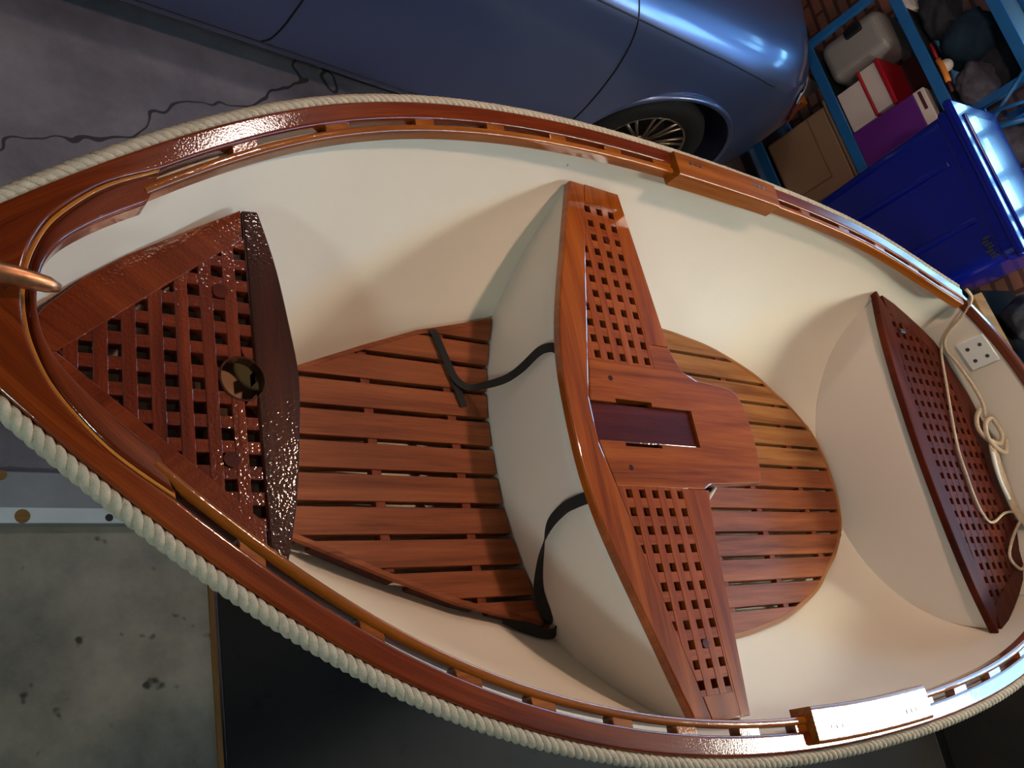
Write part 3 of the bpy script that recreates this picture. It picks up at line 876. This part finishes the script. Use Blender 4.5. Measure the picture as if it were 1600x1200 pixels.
# side skirts with openings, shade put into their dark colour, below the front panel's edges, and the rim of the oval panel
for sg in (1, -1):
    cuts = [(-.84, -.665), (-.635, -.47), (-.435, -.29), (-.255, -.14)]
    for a, b in cuts:
        P0 = [(a + (b - a) * k / 6) for k in range(7)]
        yo = lambda x: float(np.interp(x, [-.86, -.64, -.48, -.34, -.2, -.12], [.094, .181, .248, .302, .341, .366])) - .002
        poly = [(x, yo(x) * sg) for x in P0] + [(x, (yo(x) - .008) * sg) for x in reversed(P0)]
        prism('side_skirt', poly, ZSO - .045, ZSO - .013, M['block'], fs, ux, bevel=0)
rimp = smoothpath([(.22, .433, 0), (.47, .43, 0), (.6, .415, 0), (.72, .39, 0), (.87, .332, 0), (.95, .277, 0), (1.02, .226, 0), (1.086, .150, 0), (1.113, .07, 0), (1.119, 0, 0), (1.113, -.07, 0), (1.086, -.150, 0), (1.02, -.226, 0), (.95, -.277, 0), (.87, -.332, 0), (.72, -.39, 0), (.6, -.415, 0), (.47, -.43, 0), (.22, -.433, 0)], 5)
ro = [(p.x, p.y) for p in rimp]; ri = [tuple(p) for p in offset([(p.x, p.y) for p in reversed(rimp)], -.013)][::-1]
if Vector(ri[45]).length > Vector(ro[45]).length: ri = [tuple(p) for p in offset([(p.x, p.y) for p in reversed(rimp)], .013)][::-1]
sweep('edge_rim', ro, ri, [ZSO + .0006] * len(ro), .03, .002, M['sole_lit_tan'], as_)

# ------------------------------------------------------------------ straps and cords
def ribbon(name, P, w, wdir, mat, label, cat, th=.0018, group=None, n=8):
    P = smoothpath(P, n); m_ = len(P); V = []; F = []; U = []; acc = 0
    for i, p in enumerate(P):
        a = P[max(i - 1, 0)]; b = P[min(i + 1, m_ - 1)]; t = (b - a).normalized()
        f = i / (m_ - 1) * (len(wdir) - 1); k = min(int(f), len(wdir) - 2); wd = Vector(wdir[k]).lerp(Vector(wdir[k + 1]), f - k)
        wd = (wd - t * wd.dot(t)).normalized(); nn = t.cross(wd)
        if i: acc += (P[i] - P[i - 1]).length
        for sx, sy in ((-1, -1), (1, -1), (1, 1), (-1, 1)):
            V.append(p + wd * sx * w / 2 + nn * sy * th / 2); U.append((acc, sx * w / 2))
    for i in range(m_ - 1):
        for k in range(4): F.append((i * 4 + k, i * 4 + (k + 1) % 4, i * 4 + 4 + (k + 1) % 4, i * 4 + 4 + k))
    F += [(3, 2, 1, 0), tuple((m_ - 1) * 4 + k for k in range(4))]
    o = mesh(name, [tuple(v) for v in V], F, mat, None, U)
    fix_normals(o)
    return tag(o, label, cat, group)
ribbon('webbing_strap', [(-.302, .312, -.28), (-.297, .300, -.266), (-.28, .245, -.264), (-.262, .19, -.262), (-.235, .168, -.256), (-.212, .165, -.235), (-.19, .16, -.18), (-.182, .165, -.13), (-.178, .178, -.07), (-.176, .172, -.035), (-.168, .165, -.026)], .020,
       [(1, .3, 0), (1, .3, 0), (1, .3, 0), (.7, .7, 0), (.3, .9, .3), (0, .8, .6), (0, .5, .8), (0, .6, .7)], M['strap'], 'black webbing strap looping from front floor panel far edge to the middle seat', 'strap')
ribbon('strap_end', [(-.266, .196, -.2655), (-.256, .160, -.2655), (-.246, .126, -.2685)], .019, [(1, .3, 0), (1, .3, 0)], M['strap'], 'loose tail of black strap lying on the front floor panel slats', 'strap')
ribbon('webbing_strap', [(-.172, -.158, -.026), (-.182, -.160, -.05), (-.186, -.164, -.085), (-.184, -.185, -.14), (-.172, -.235, -.195), (-.150, -.29, -.245), (-.128, -.336, -.262), (-.125, -.352, -.268), (-.145, -.362, -.285)], .024,
       [(0, 1, .1), (0, 1, .3), (0, .9, .5), (.1, .8, .6), (.3, .7, .6), (.5, .5, .6), (.8, .2, .2)], M['strap'], 'black webbing strap from middle seat down to front floor panel near corner', 'strap')
ribbon('webbing_strap', [(-.22, -.335, -.286), (-.19, -.352, -.280), (-.15, -.372, -.268), (-.12, -.378, -.262), (-.10, -.366, -.266)], .022, [(0, 1, .3), (0, 1, .6), (0, 1, .5)], M['strap'], 'bunched black strap under the near corner of the front floor panel', 'strap')

def cord(name, P, r, label, cat='rope', mat='cord', n=8):
    mb = MB(); mb.tube(smoothpath(P, n), r, 8)
    return tag(mb.build(name, M[mat], None, smooth=True), label, cat)
zc = ZS + .006
cord('thin_cord', [(1.412, .462, .192), (1.434, .452, .178), (1.452, .43, .125), (1.478, .395, .05), (1.49, .365, zc + .006), (1.478, .33, zc), (1.437, .225, zc), (1.393, .113, zc), (1.358, .008, zc), (1.352, -.083, zc), (1.353, -.162, zc), (1.378, -.212, zc), (1.424, -.214, zc), (1.498, -.190, zc + .002), (1.56, -.19, zc + .006), (1.59, -.23, zc)], .0042, 'long thin tan cord snaking down the middle of the stern seat')
cord('thin_cord', [(1.398, .468, .192), (1.43, .446, .184), (1.456, .42, .135), (1.476, .388, .055), (1.50, .355, .028), (1.525, .30, .036), (1.555, .22, .045), (1.572, .16, .045), (1.575, .12, .035)], .0055, 'tan cord hanging over the far stern corner and lying along the transom')
cord('rope_coil', [(1.57, .15, .03), (1.545, .12, .022), (1.53, .08, .022), (1.55, .045, .03), (1.585, .03, .045), (1.60, .06, .055), (1.585, .11, .05), (1.555, .10, .04), (1.54, .055, .035), (1.56, .015, .04), (1.59, 0, .05), (1.605, .04, .06)], .0075, 'knotted bundle of cord at the top of the coiled line on the stern seat', 'rope')
for k, (a, b) in enumerate(((.0, .0), (.012, .008), (.024, .004), (.018, .016), (.033, .012))):
    cord('coiled_line', [(1.55 + a, .03 + b, .03 + .3 * b), (1.53 + a, -.04, .028 + .3 * b), (1.535 + a, -.12 - b, .026 + .3 * b), (1.55 + a, -.19 - b, .026 + .3 * b), (1.58 + a * .5, -.235 - b, .03 + .3 * b)], .0052,
         ['innermost', 'second', 'middle', 'fourth', 'outermost'][k] + ' strand of the cord coil against the transom on the stern seat', 'rope')
wh = cord('grey_whipping', [(1.528, .0, .038), (1.522, -.05, .034), (1.527, -.1, .03), (1.538, -.15, .03)], .0062, 'short pale grey thick rope piece beside the cord coil on the stern seat', 'rope', 'plate')
cord('cord_end', [(1.59, -.2, .03), (1.52, -.245, .022), (1.455, -.29, .02), (1.425, -.32, .02), (1.435, -.345, .02), (1.47, -.36, .022), (1.53, -.33, .022)], .0045, 'short cord loop by the near rear corner of the stern seat')

# ------------------------------------------------------------------ sawhorses under the boat
for x, lb in ((.25, 'timber sawhorse under the middle of the dinghy'), (1.1, 'timber sawhorse under the stern half of the dinghy')):
    zt = float(np.interp(x, *zK)) - .012
    sh = thing('sawhorse', (x, 0, ZF), lb, 'sawhorse')
    box('beam', (x, 0, zt - .045), (.09, .7, .09), M['lumber'], sh, uv=uy)
    for sy in (-1, 1):
        for sx in (-1, 1):
            mb = MB(); mb.tube([(x + sx * .1, sy * .25, ZF + .02), (x + sx * .04, sy * .22, zt - .05)], .028, 4)
            mb.build('leg', M['lumber'], sh)

# ------------------------------------------------------------------ things on the floor
o = box('grey_board', (-1.35, -1.0, ZF + .006), (1.8, 2.3, .012), M['board'], bevel=.002)
tag(o, 'worn light grey board lying on the garage floor left of the near gunwale', 'board')
o = box('highlight_strip', (-.458, -1.0, ZF + .010), (.014, 2.3, .020), M['lumber'], bevel=.001, uv=uy)  # yellowish strip painted in as the highlight on the board's edge
tag(o, 'thin yellowish strip standing for the highlight along the right edge of the grey board', 'strip')
tm = thing('white_timber', (-1.3, .235, ZF), 'white painted timber with rusty stains on the floor beside the near bow', 'timber')
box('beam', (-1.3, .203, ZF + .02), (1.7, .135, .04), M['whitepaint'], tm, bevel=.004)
box('lit_band', (-1.3, .156, ZF + .0415), (1.7, .040, .005), M['whitelit'], tm, bevel=.002)  # bright band stands for the lit front face of the timber
for x, y, r, mt in ((-.93, .153, .018, 'lumber'), (-.726, .150, .010, 'black'), (-.978, .258, .012, 'lumber')):
    V, F = cylVF((x, y, ZF + .043), (0, 0, 1), r, .004, 14); mesh('stain_spot', V, F, M[mt], tm, ux)
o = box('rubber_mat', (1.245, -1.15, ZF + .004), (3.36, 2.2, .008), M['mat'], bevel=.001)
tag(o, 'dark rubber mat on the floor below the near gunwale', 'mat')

# ------------------------------------------------------------------ car
car = thing('car', (-.2, 2.65, ZF), 'metallic blue-grey car parked beyond the dinghy', 'car')
YC = 2.66; HWD = .90
prof = [(.45, -1.12), (.80, -1.13), (.845, -1.10), (.875, -1.06), (.885, -1.03), (.890, -.98), (.902, -.90), (.908, -.80), (.908, -.68), (.903, -.56), (.893, -.46), (.880, -.38), (.872, -.345), (.860, -.325), (.845, -.305), (.815, -.275), (.77, -.25), (.68, -.225), (.55, -.208), (.3, -.192), (0, -.185)]
def station(x):
    """returns scale, top drop, x shift factor"""
    xe, n = 1.50, .70
    if x > xe:
        t = min(1.0, (x - xe) / n); return (max(0, 1 - t ** 3.6)) ** (1 / 3.6), t
    if x < -2.0:
        t = min(1.0, (-2.0 - x) / .6); return (max(0, 1 - t ** 2.4)) ** (1 / 2.4), t
    return 1.0, 0.0
xs = list(np.arange(-2.0, 1.51, .06)) + [1.50 + .70 * math.sin(k / 16 * math.pi / 2) for k in range(1, 17)]
xs = [-2.0 - .6 * math.sin(k / 8 * math.pi / 2) for k in range(8, 0, -1)] + xs
V = []; F = []; ring = None
for x in xs:
    s, t = station(x)
    pts = []
    for o_, z in prof:
        k = s
        # lower body reaches further back than the boot lid
        sh = 0
        if x > 1.50:
            sh = t * float(np.interp(z, [-1.1, -.8, -.55, -.4, -.3, -.18], [.04, .12, .12, .0, -.08, -.14]))
            z = z - (.05 * t ** 3 if z > -.34 else 0)
        pts.append((x + sh, o_ * (.25 + .75 * k) if t >= 1 else o_ * k, z))
    row = [(a, YC - b, z) for a, b, z in pts] + [(a, YC + b, z) for a, b, z in reversed(pts[:-1])]
    ring = len(row); V += row
for i in range(len(xs) - 1):
    for k in range(ring):
        F.append((i * ring + k, i * ring + (k + 1) % ring, (i + 1) * ring + (k + 1) % ring, (i + 1) * ring + k))
F += [tuple(range(ring)), tuple((len(xs) - 1) * ring + k for k in range(ring))]
body = fix_normals(mesh('body', V, F, M['paint'], car, ux, smooth=True))
WXr, WXf, WZ = 1.51, -1.25, ZF + .325
cut(body, [cylVF((wx, yw, WZ + .0), (0, 1, 0), .385, .52, 64) for wx in (WXr, WXf) for yw in (1.76, 3.56)])
for p in body.data.polygons: p.use_smooth = True
m_ = body.modifiers.new('e', 'EDGE_SPLIT'); m_.split_angle = math.radians(32)
# wheel wells and arch lips
for wx in (WXr, WXf):
    for yw, sg in ((1.755, 1), (3.565, -1)):
        V, F = cylVF((wx, yw + sg * .24, WZ), (0, 1, 0), .382, .02, 48)
        mesh('wheel_well', V, F, M['black'], car, ux)
        a = MB(); a.tube([(wx + .391 * math.cos(t), yw - sg * .004 + sg * .02 * (1 - math.sin(t)), WZ + .391 * math.sin(t)) for t in [math.pi * (-.08 + 1.16 * k / 40) for k in range(41)]], .014, 8)
        a.build('arch_lip', M['paint'], car, smooth=True)
def wheel(x, y, sg):
    c = (x, y, WZ - .015)
    ty = lathe('tyre', [(.215, -.10), (.27, -.105), (.298, -.09), (.308, -.06), (.31, 0), (.308, .06), (.298, .09), (.27, .105), (.215, .10)], c, (0, 1, 0), M['rubber'], car, 56, loop=True)
    rim = lathe('rim', [(.06, -.02 * sg), (.19, -.02 * sg), (.205, -.085 * sg), (.218, -.095 * sg), (.22, -.07 * sg), (.21, .05 * sg)], c, (0, 1, 0), M['black'], ty, 48)
    sp = MB()
    for k in range(20):
        t = 2 * math.pi * (k // 2) / 10 + (.11 if k % 2 else -.11) 
        t2 = 2 * math.pi * (k // 2) / 10 + (.05 if k % 2 else -.05)
        sp.tube([(x + .05 * math.cos(t2), y - sg * .075, c[2] + .05 * math.sin(t2)), (x + .205 * math.cos(t), y - sg * .09, c[2] + .205 * math.sin(t))], .008, 6)
    sp.tube([(x + .208 * math.cos(2 * math.pi * k / 48), y - sg * .092, c[2] + .208 * math.sin(2 * math.pi * k / 48)) for k in range(48)], .007, 6, closed=True)
    V, F = cylVF((x, y - sg * .085, c[2]), (0, 1, 0), .055, .03, 24); sp.add(V, F)
    sp.build('spokes', M['alloy'], ty, smooth=True)
for wx in (WXr, WXf):
    wheel(wx, 1.90, 1); wheel(wx, 3.42, -1)
# panel gaps follow the body side
pz = [p[1] for p in prof]; po_ = [p[0] for p in prof]
def bodyy(z, x=0):
    o_ = float(np.interp(z, pz, po_)); s, t = station(x); return YC - o_ * s
def gap(name, P, r=.0035):
    mb = MB(); Q = smoothpath([(x, bodyy(z, x) - .0006, z) for x, z in P], 6)
    Q = [Vector((q.x, bodyy(q.z, q.x) - .0004, q.z)) for q in Q]
    mb.tube(Q, r, 6); return mb.build(name, M['black'], car, smooth=True)
gap('door_seam', [(-.22, -.26), (-.22, -.6), (-.22, -.8), (-.225, -.98), (-.25, -1.03)])
gap('door_seam', [(.80, -.22), (.88, -.30), (.95, -.42), (1.0, -.6), (1.035, -.85), (1.03, -1.03), (.9, -1.06)])
gap('sill_seam', [(-1.0, -1.035), (-.2, -1.035), (.6, -1.035), (1.03, -1.035)], .003)
gap('shoulder_crease', [(-1.5, -.345), (0, -.345), (1.0, -.345), (1.5, -.347), (1.75, -.36)], .004)
gap('bumper_seam', [(1.85, -.56), (1.95, -.575), (2.06, -.59)], .003)
# tail lamp on the rear corner
def corner_patch(name, z0, z1, x0, x1, mat):
    V = []; F = []
    for i in range(9):
        x = x0 + (x1 - x0) * i / 8; s, t = station(x)
        for k in range(5):
            z = z0 + (z1 - z0) * k / 4
            sh = t * float(np.interp(z, [-1.1, -.8, -.55, -.4, -.3, -.18], [.04, .12, .12, .0, -.08, -.14]))
            V.append((x + sh + .004, bodyy(z, x) - .005, z))
    for i in range(8):
        for k in range(4): F.append((i * 5 + k, i * 5 + k + 1, i * 5 + 6 + k, i * 5 + 5 + k))
    return mesh(name, V, F, mat, car, ux, smooth=True, solid=.006)
corner_patch('tail_lamp', -.56, -.43, 2.02, 2.14, M['lampred'])
corner_patch('lamp_lens', -.428, -.38, 2.0, 2.14, M['lampclear'])
# greenhouse (above the frame of the photo)
V = []; F = []
gh = [(-1.3, -.24, .80), (-.75, .20, .60), (.35, .22, .60), (.95, -.18, .76)]
for x, z, h in gh: V += [(x, YC - h, z), (x, YC + h, z)]
V += [(-1.25, YC - .82, -.26), (-1.25, YC + .82, -.26), (1.0, YC - .82, -.26), (1.0, YC + .82, -.26)]
F = [(0, 1, 3, 2), (2, 3, 5, 4), (4, 5, 7, 6), (8, 0, 2, 4, 6, 10), (9, 11, 7, 5, 3, 1), (8, 9, 1, 0), (10, 6, 7, 11), (8, 10, 11, 9)]
fix_normals(mesh('cabin_glass', V, F, M['glassdark'], car, ux, bevel=.03, segs=3))
prism('roof', [(-.72, YC - .58), (.34, YC - .58), (.34, YC + .58), (-.72, YC + .58)], .205, .245, M['paint'], car, ux, bevel=.015)

# ------------------------------------------------------------------ shelving against the back wall
TH_ = -.17; ND = Vector((math.cos(TH_), -math.sin(TH_), 0)); SD = Vector((math.sin(TH_), math.cos(TH_), 0))
RS = Matrix((( ND.x, SD.x, 0), (ND.y, SD.y, 0), (0, 0, 1)))
def L3(s, d, z, D=3.0): return Vector((D, 0, 0)) + SD * s + ND * d + Vector((0, 0, z))
def lbox(name, s0, s1, d0, d1, z0, z1, mat, parent=None, D=3.0, bevel=.004, rot=0.0, segs=2):
    c = L3((s0 + s1) / 2, (d0 + d1) / 2, (z0 + z1) / 2, D)
    R = RS @ Matrix.Rotation(rot, 3, 'Z')
    return box(name, c, (abs(d1 - d0), abs(s1 - s0), abs(z1 - z0)), mat, parent, R=R, bevel=bevel, segs=segs)
rack = thing('shelving_rack', tuple(L3(1.75, .1, ZF)), 'blue steel shelving rack against the brick wall', 'shelving')
for s in (1.22, 1.745, 2.525):
    for d in (0, .38):
        if s > 2 and d > .1: pass
        lbox('post', s - .018, s + .018, d, d + .035, ZF, 1.15, M['shelfblue'], rack, bevel=.002)
for z in (-.99, -.53, -.055, .30, .75):
    lbox('shelf_board', 1.23, 2.52, .012, .40, z - .02, z - .008, M['shelfdeck'], rack, bevel=.001)
    for d in (-.006, .39):
        lbox('rail', 1.22, 2.525, d, d + .018, z - .04, z + .012, M['shelfblue'], rack, bevel=.002)
def ltube(name, pts, r, mat, parent, D=3.0):
    mb = MB(); mb.tube([L3(*p, D) for p in pts], r, 8); return mb.build(name, mat, parent, smooth=True)
ltube('cross_brace', [(1.60, -.02, .0), (1.78, -.02, .30)], .010, M['shelfblue'], rack)
ltube('cross_brace', [(1.68, -.03, .07), (1.62, -.03, .30)], .009, M['shelfblue'], rack)
ltube('cross_brace', [(1.62, -.03, .04), (1.56, -.03, .22)], .014, M['shelfblue'], rack)

tb = thing('storage_bin', tuple(L3(1.98, .2, -.978)), 'tan plastic storage bin with a lid on the lower shelf', 'storage bin')
lbox('tub', 1.77, 2.21, .03, .36, -.978, -.60, M['tan'], tb, bevel=.018, segs=4)
lbox('lid', 1.75, 2.23, .012, .375, -.60, -.562, M['tan'], tb, bevel=.01, segs=3)
for s0, s1, z0, z1 in ((1.86, 2.20, -.715, -.708), (1.852, 1.86, -.93, -.708)):
    lbox('groove', s0, s1, .0268, .031, z0, z1, M['cardboard'], tb, bevel=.001)

gc = thing('plastic_container', tuple(L3(2.38, .15, -.518)), 'light grey rounded container with a black latch on the middle shelf', 'container')
lbox('shell', 2.26, 2.49, .03, .28, -.518, -.17, M['greyp'], gc, bevel=.055, segs=6)
lbox('latch', 2.42, 2.47, .012, .034, -.36, -.265, M['black'], gc, bevel=.014, segs=3)
wbx = lbox('white_box', 1.985, 2.205, .02, .26, -.518, -.385, M['white'], bevel=.006)
tag(wbx, 'plain white box under the red-edged box on the middle shelf', 'box')
rb = thing('red_edged_box', tuple(L3(2.11, .12, -.385)), 'red and white box lying on top of the plain white box', 'box')
lbox('carton', 2.0, 2.24, .025, .25, -.372, -.285, M['white'], rb, bevel=.004)
lbox('lid', 1.99, 2.245, .015, .26, -.285, -.262, M['red'], rb, bevel=.004)
lbox('base', 1.99, 2.245, .015, .26, -.385, -.372, M['red'], rb, bevel=.004)
pb = thing('purple_box', tuple(L3(1.87, .12, -.518)), 'purple box with a pale top band at the front end of the middle shelf', 'box')
lbox('carton', 1.772, 1.975, .0, .24, -.518, -.185, M['purple'], pb, bevel=.004)
lbox('top_band', 1.772, 1.975, .0, .24, -.185, -.13, M['white'], pb, bevel=.004)
lbox('dark_slot', 1.87, 1.965, -.002, .01, -.163, -.147, M['maroon'], pb, bevel=.001)
o = lbox('maroon_folder', 2.0, 2.255, .275, .32, -.50, -.14, M['maroon'], bevel=.003)
tag(o, 'dark maroon folder standing behind the white boxes on the middle shelf', 'folder')
mb = MB(); mb.tube([L3(2.10 + .02 * math.cos(a) * 3 - .1, .267, -.36 + .15 * math.sin(a)) for a in [k / 14 * 2 * math.pi for k in range(14)]], .006, 6, closed=True)
tag(mb.build('wire_hoop', M['greyp'], None, smooth=True), 'thin grey hoop leaning behind the purple box', 'hoop')
o = lbox('paper_sheet', 2.36, 2.48, -.0, .2, -.043, -.02, M['white'], bevel=.002)
tag(o, 'small white packet on the upper shelf at its far end', 'packet')

def blob(name, c, size, mat, label, cat, seed=0, amp=.25, D=3.0):
    bm = bmesh.new(); bmesh.ops.create_icosphere(bm, subdivisions=4, radius=1)
    for v in bm.verts:
        n = noise.noise(v.co * 1.6 + Vector((seed, 0, 0))) + .5 * noise.noise(v.co * 4 + Vector((0, seed, 0)))
        v.co *= 1 + amp * n
        v.co = RS @ Vector((v.co.x * size[1], v.co.y * size[0], max(v.co.z * size[2], -size[2] * .8)))
        v.co += L3(*c, D)
    me = bpy.data.meshes.new(name); bm.to_mesh(me); bm.free(); me.materials.append(mat)
    for p in me.polygons: p.use_smooth = True
    o = bpy.data.objects.new(name, me); COL.objects.link(o)
    return tag(o, label, cat)
blob('cloth_bag', (2.30, .18, .03), (.13, .12, .09), M['darkcloth'], 'dark crumpled bag at the far end of the upper shelf', 'bag', 1)
blob('cloth_bag', (2.12, .22, .08), (.13, .12, .15), M['teal'], 'dark teal crumpled bag in the middle of the upper shelf', 'bag', 2)
blob('cloth_bag', (1.90, .17, .035), (.10, .12, .09), M['greycloth'], 'grey crumpled bag near the corner post on the upper shelf', 'bag', 3)
blob('cloth_bag', (1.95, .27, .12), (.13, .1, .10), M['darkcloth'], 'black bundle piled behind the grey bag on the upper shelf', 'bag', 4)
blob('cloth_bundle', (1.33, .2, .06), (.1, .12, .11), M['greycloth'], 'mottled grey bundle on the upper shelf right of the corner post', 'bundle', 5)
blob('cloth_bundle', (1.57, .2, .04), (.12, .13, .1), M['greycloth'], 'small mottled grey bundle on the upper shelf just right of the corner post', 'bundle', 9)
lathe_o = None
mb = MB(); bm = bmesh.new(); bmesh.ops.create_uvsphere(bm, u_segments=24, v_segments=16, radius=.03)
for v in bm.verts: v.co += L3(2.015, .045, -.01)
me = bpy.data.meshes.new('white_ball'); bm.to_mesh(me); bm.free(); me.materials.append(M['white'])
for p in me.polygons: p.use_smooth = True
o = bpy.data.objects.new('white_ball', me); COL.objects.link(o); tag(o, 'small pale ball beside the orange tool handle', 'ball')
tool = thing('hand_tool', tuple(L3(2.0, .01, -.043)), 'orange-handled hand tool lying along the upper shelf edge', 'tool')
ltube('handle', [(1.93, .015, -.025), (1.96, .015, -.022), (2.02, .015, -.02), (2.05, .015, -.024)], .014, M['orange'], tool)
ltube('shaft', [(2.05, .015, -.024), (2.10, .02, -.024), (2.14, .02, -.024)], .007, M['red'], tool)
ltube('tip', [(1.93, .015, -.026), (1.88, .02, -.03)], .008, M['maroon'], tool)
mb = MB()
for k in range(3): mb.tube([L3(1.60 + .06 * math.cos(a), .03 + .01 * k, .40 + .05 * math.sin(a)) for a in [j / 16 * 2 * math.pi for j in range(16)]], .006, 6, closed=True)
tag(mb.build('cable_coil', M['cord'], None, smooth=True), 'coiled cable standing on the top shelf', 'cable')

# ------------------------------------------------------------------ blue totes and clutter right of the rack
def tote(s0, s1, z0, z1, D, depth, mat, label, print_=False):
    t = thing('storage_tote', tuple(L3((s0 + s1) / 2, depth / 2, z0, D)), label, 'storage bin')
    c = L3(0, 0, 0, D)
    V = []; F = []
    zs = [(z0, .04), (z0 + .05, .033), (z0 + (z1 - z0) * .5, .02), (z1 - .09, .01), (z1 - .085, 0), (z1 - .04, 0)]
    rr = .05
    for z, ins in zs:
        for (cs, cd, a0) in ((s1 - rr, rr, 270), (s1 - rr, depth - rr, 0), (s0 + rr, depth - rr, 90), (s0 + rr, rr, 180)):
            for k in range(6):
                a = math.radians(a0 + k * 18)
                s = cs + math.cos(a) * rr; d = cd + math.sin(a) * rr
                s += -ins if s > (s0 + s1) / 2 else ins; d += -ins if d > depth / 2 else ins
                V.append(L3(s, d, z, D))
    n_ = 24
    for i in range(len(zs) - 1):
        for k in range(n_): F.append((i * n_ + k, i * n_ + (k + 1) % n_, (i + 1) * n_ + (k + 1) % n_, (i + 1) * n_ + k))
    F += [tuple(range(n_)), tuple((len(zs) - 1) * n_ + k for k in range(n_))]
    fix_normals(mesh('tub', [tuple(v) for v in V], F, mat, t, ux, smooth=False, bevel=.004))
    lbox('lid', s0 - .015, s1 + .015, -.015, depth + .015, z1 - .045, z1 - .01, mat, t, D, bevel=.012, segs=3)
    lbox('lid_panel', s0 + .05, s1 - .05, .05, depth - .05, z1 - .012, z1, mat, t, D, bevel=.006, segs=2)
    for q in (.30, .68):
        s = s0 + (s1 - s0) * q
        lbox('rib', s - .012, s + .012, .004, .03, z0 + .06, z1 - .12, mat, t, D, bevel=.006)
    if print_:
        pm = MB()
        for k in range(7):
            pm.box(L3(s0 + .035 + .013 * k, .0035, z1 - .115 - .005 * (k % 3), D), (.004, .009, .028 - .004 * (k % 2)), RS)
        pm.build('printed_label', M['steel'], t)
    return t
tote(.80, 1.46, -.56, .165, 2.3, .42, M['blue'], 'large royal blue lidded tote at the top of the stack beside the rack', True)
tote(.86, 1.40, -1.04, -.56, 2.34, .38, M['blue'], 'blue lidded tote underneath the top blue tote')
o = lbox('wooden_crate', .80, 1.46, .0, .42, ZF, -1.04, M['lumber'], D=2.3, bevel=.005); tag(o, 'low wooden crate at the bottom of the blue tote stack', 'crate')
bc = thing('black_crate', tuple(L3(.42, .2, ZF, 2.35)), 'black plastic crate standing right of the blue totes', 'crate')
lbox('crate_body', .07, .77, .0, .5, ZF, -.16, M['crate'], bc, 2.35, bevel=.01)
lbox('crate_rim', .05, .79, -.015, .515, -.16, -.13, M['crate'], bc, 2.35, bevel=.006)
o = lbox('lumber_plank', .10, .76, .03, .13, -.13, -.095, M['lumber'], D=2.35, bevel=.003, rot=.15); tag(o, 'tan plank lying across the black crate behind the stern', 'plank')
o = lbox('cardboard_box', .18, .42, .18, .40, -.13, .02, M['cardboard'], D=2.35, bevel=.004); tag(o, 'small brown cardboard box on the black crate', 'box')
blob('cloth_bag', (.62, .27, -.05), (.09, .1, .09), M['darkcloth'], 'black bag slumped beside the small cardboard box', 'bag', 8, D=2.35)

cb_ = thing('dark_filler', (3.2, -1.35, ZF), 'added low dark cabinet against the brick wall beyond the near stern corner', 'filler')  # low box added to darken the brightly lit wall in this corner
box('body', (3.19, -1.35, ZF + .42), (.50, 1.9, .84), M['mat'], cb_, bevel=.006)
for y in (-1.8, -.9):
    box('front_panel', (2.936, y, ZF + .42), (.018, .86, .74), M['mat'], cb_, bevel=.004)
# short dark tick mark on the far side of the hull
mk = MB(); mk.tube([(-.0645, .6215, .030), (-.0600, .6205, .019)], .0011, 6)
mk.build('scratch_mark', M['black'], boat)

o = lbox('yellow_packet', 2.30, 2.36, .02, .10, -.978, -.70, M['orange'], bevel=.004); tag(o, 'slim yellow-orange packet standing left of the tan bin', 'packet')
o = lbox('grey_folder', 2.38, 2.42, .02, .20, -.978, -.62, M['greyp'], bevel=.004); tag(o, 'slim grey folder standing at the far end of the lower shelf', 'folder')
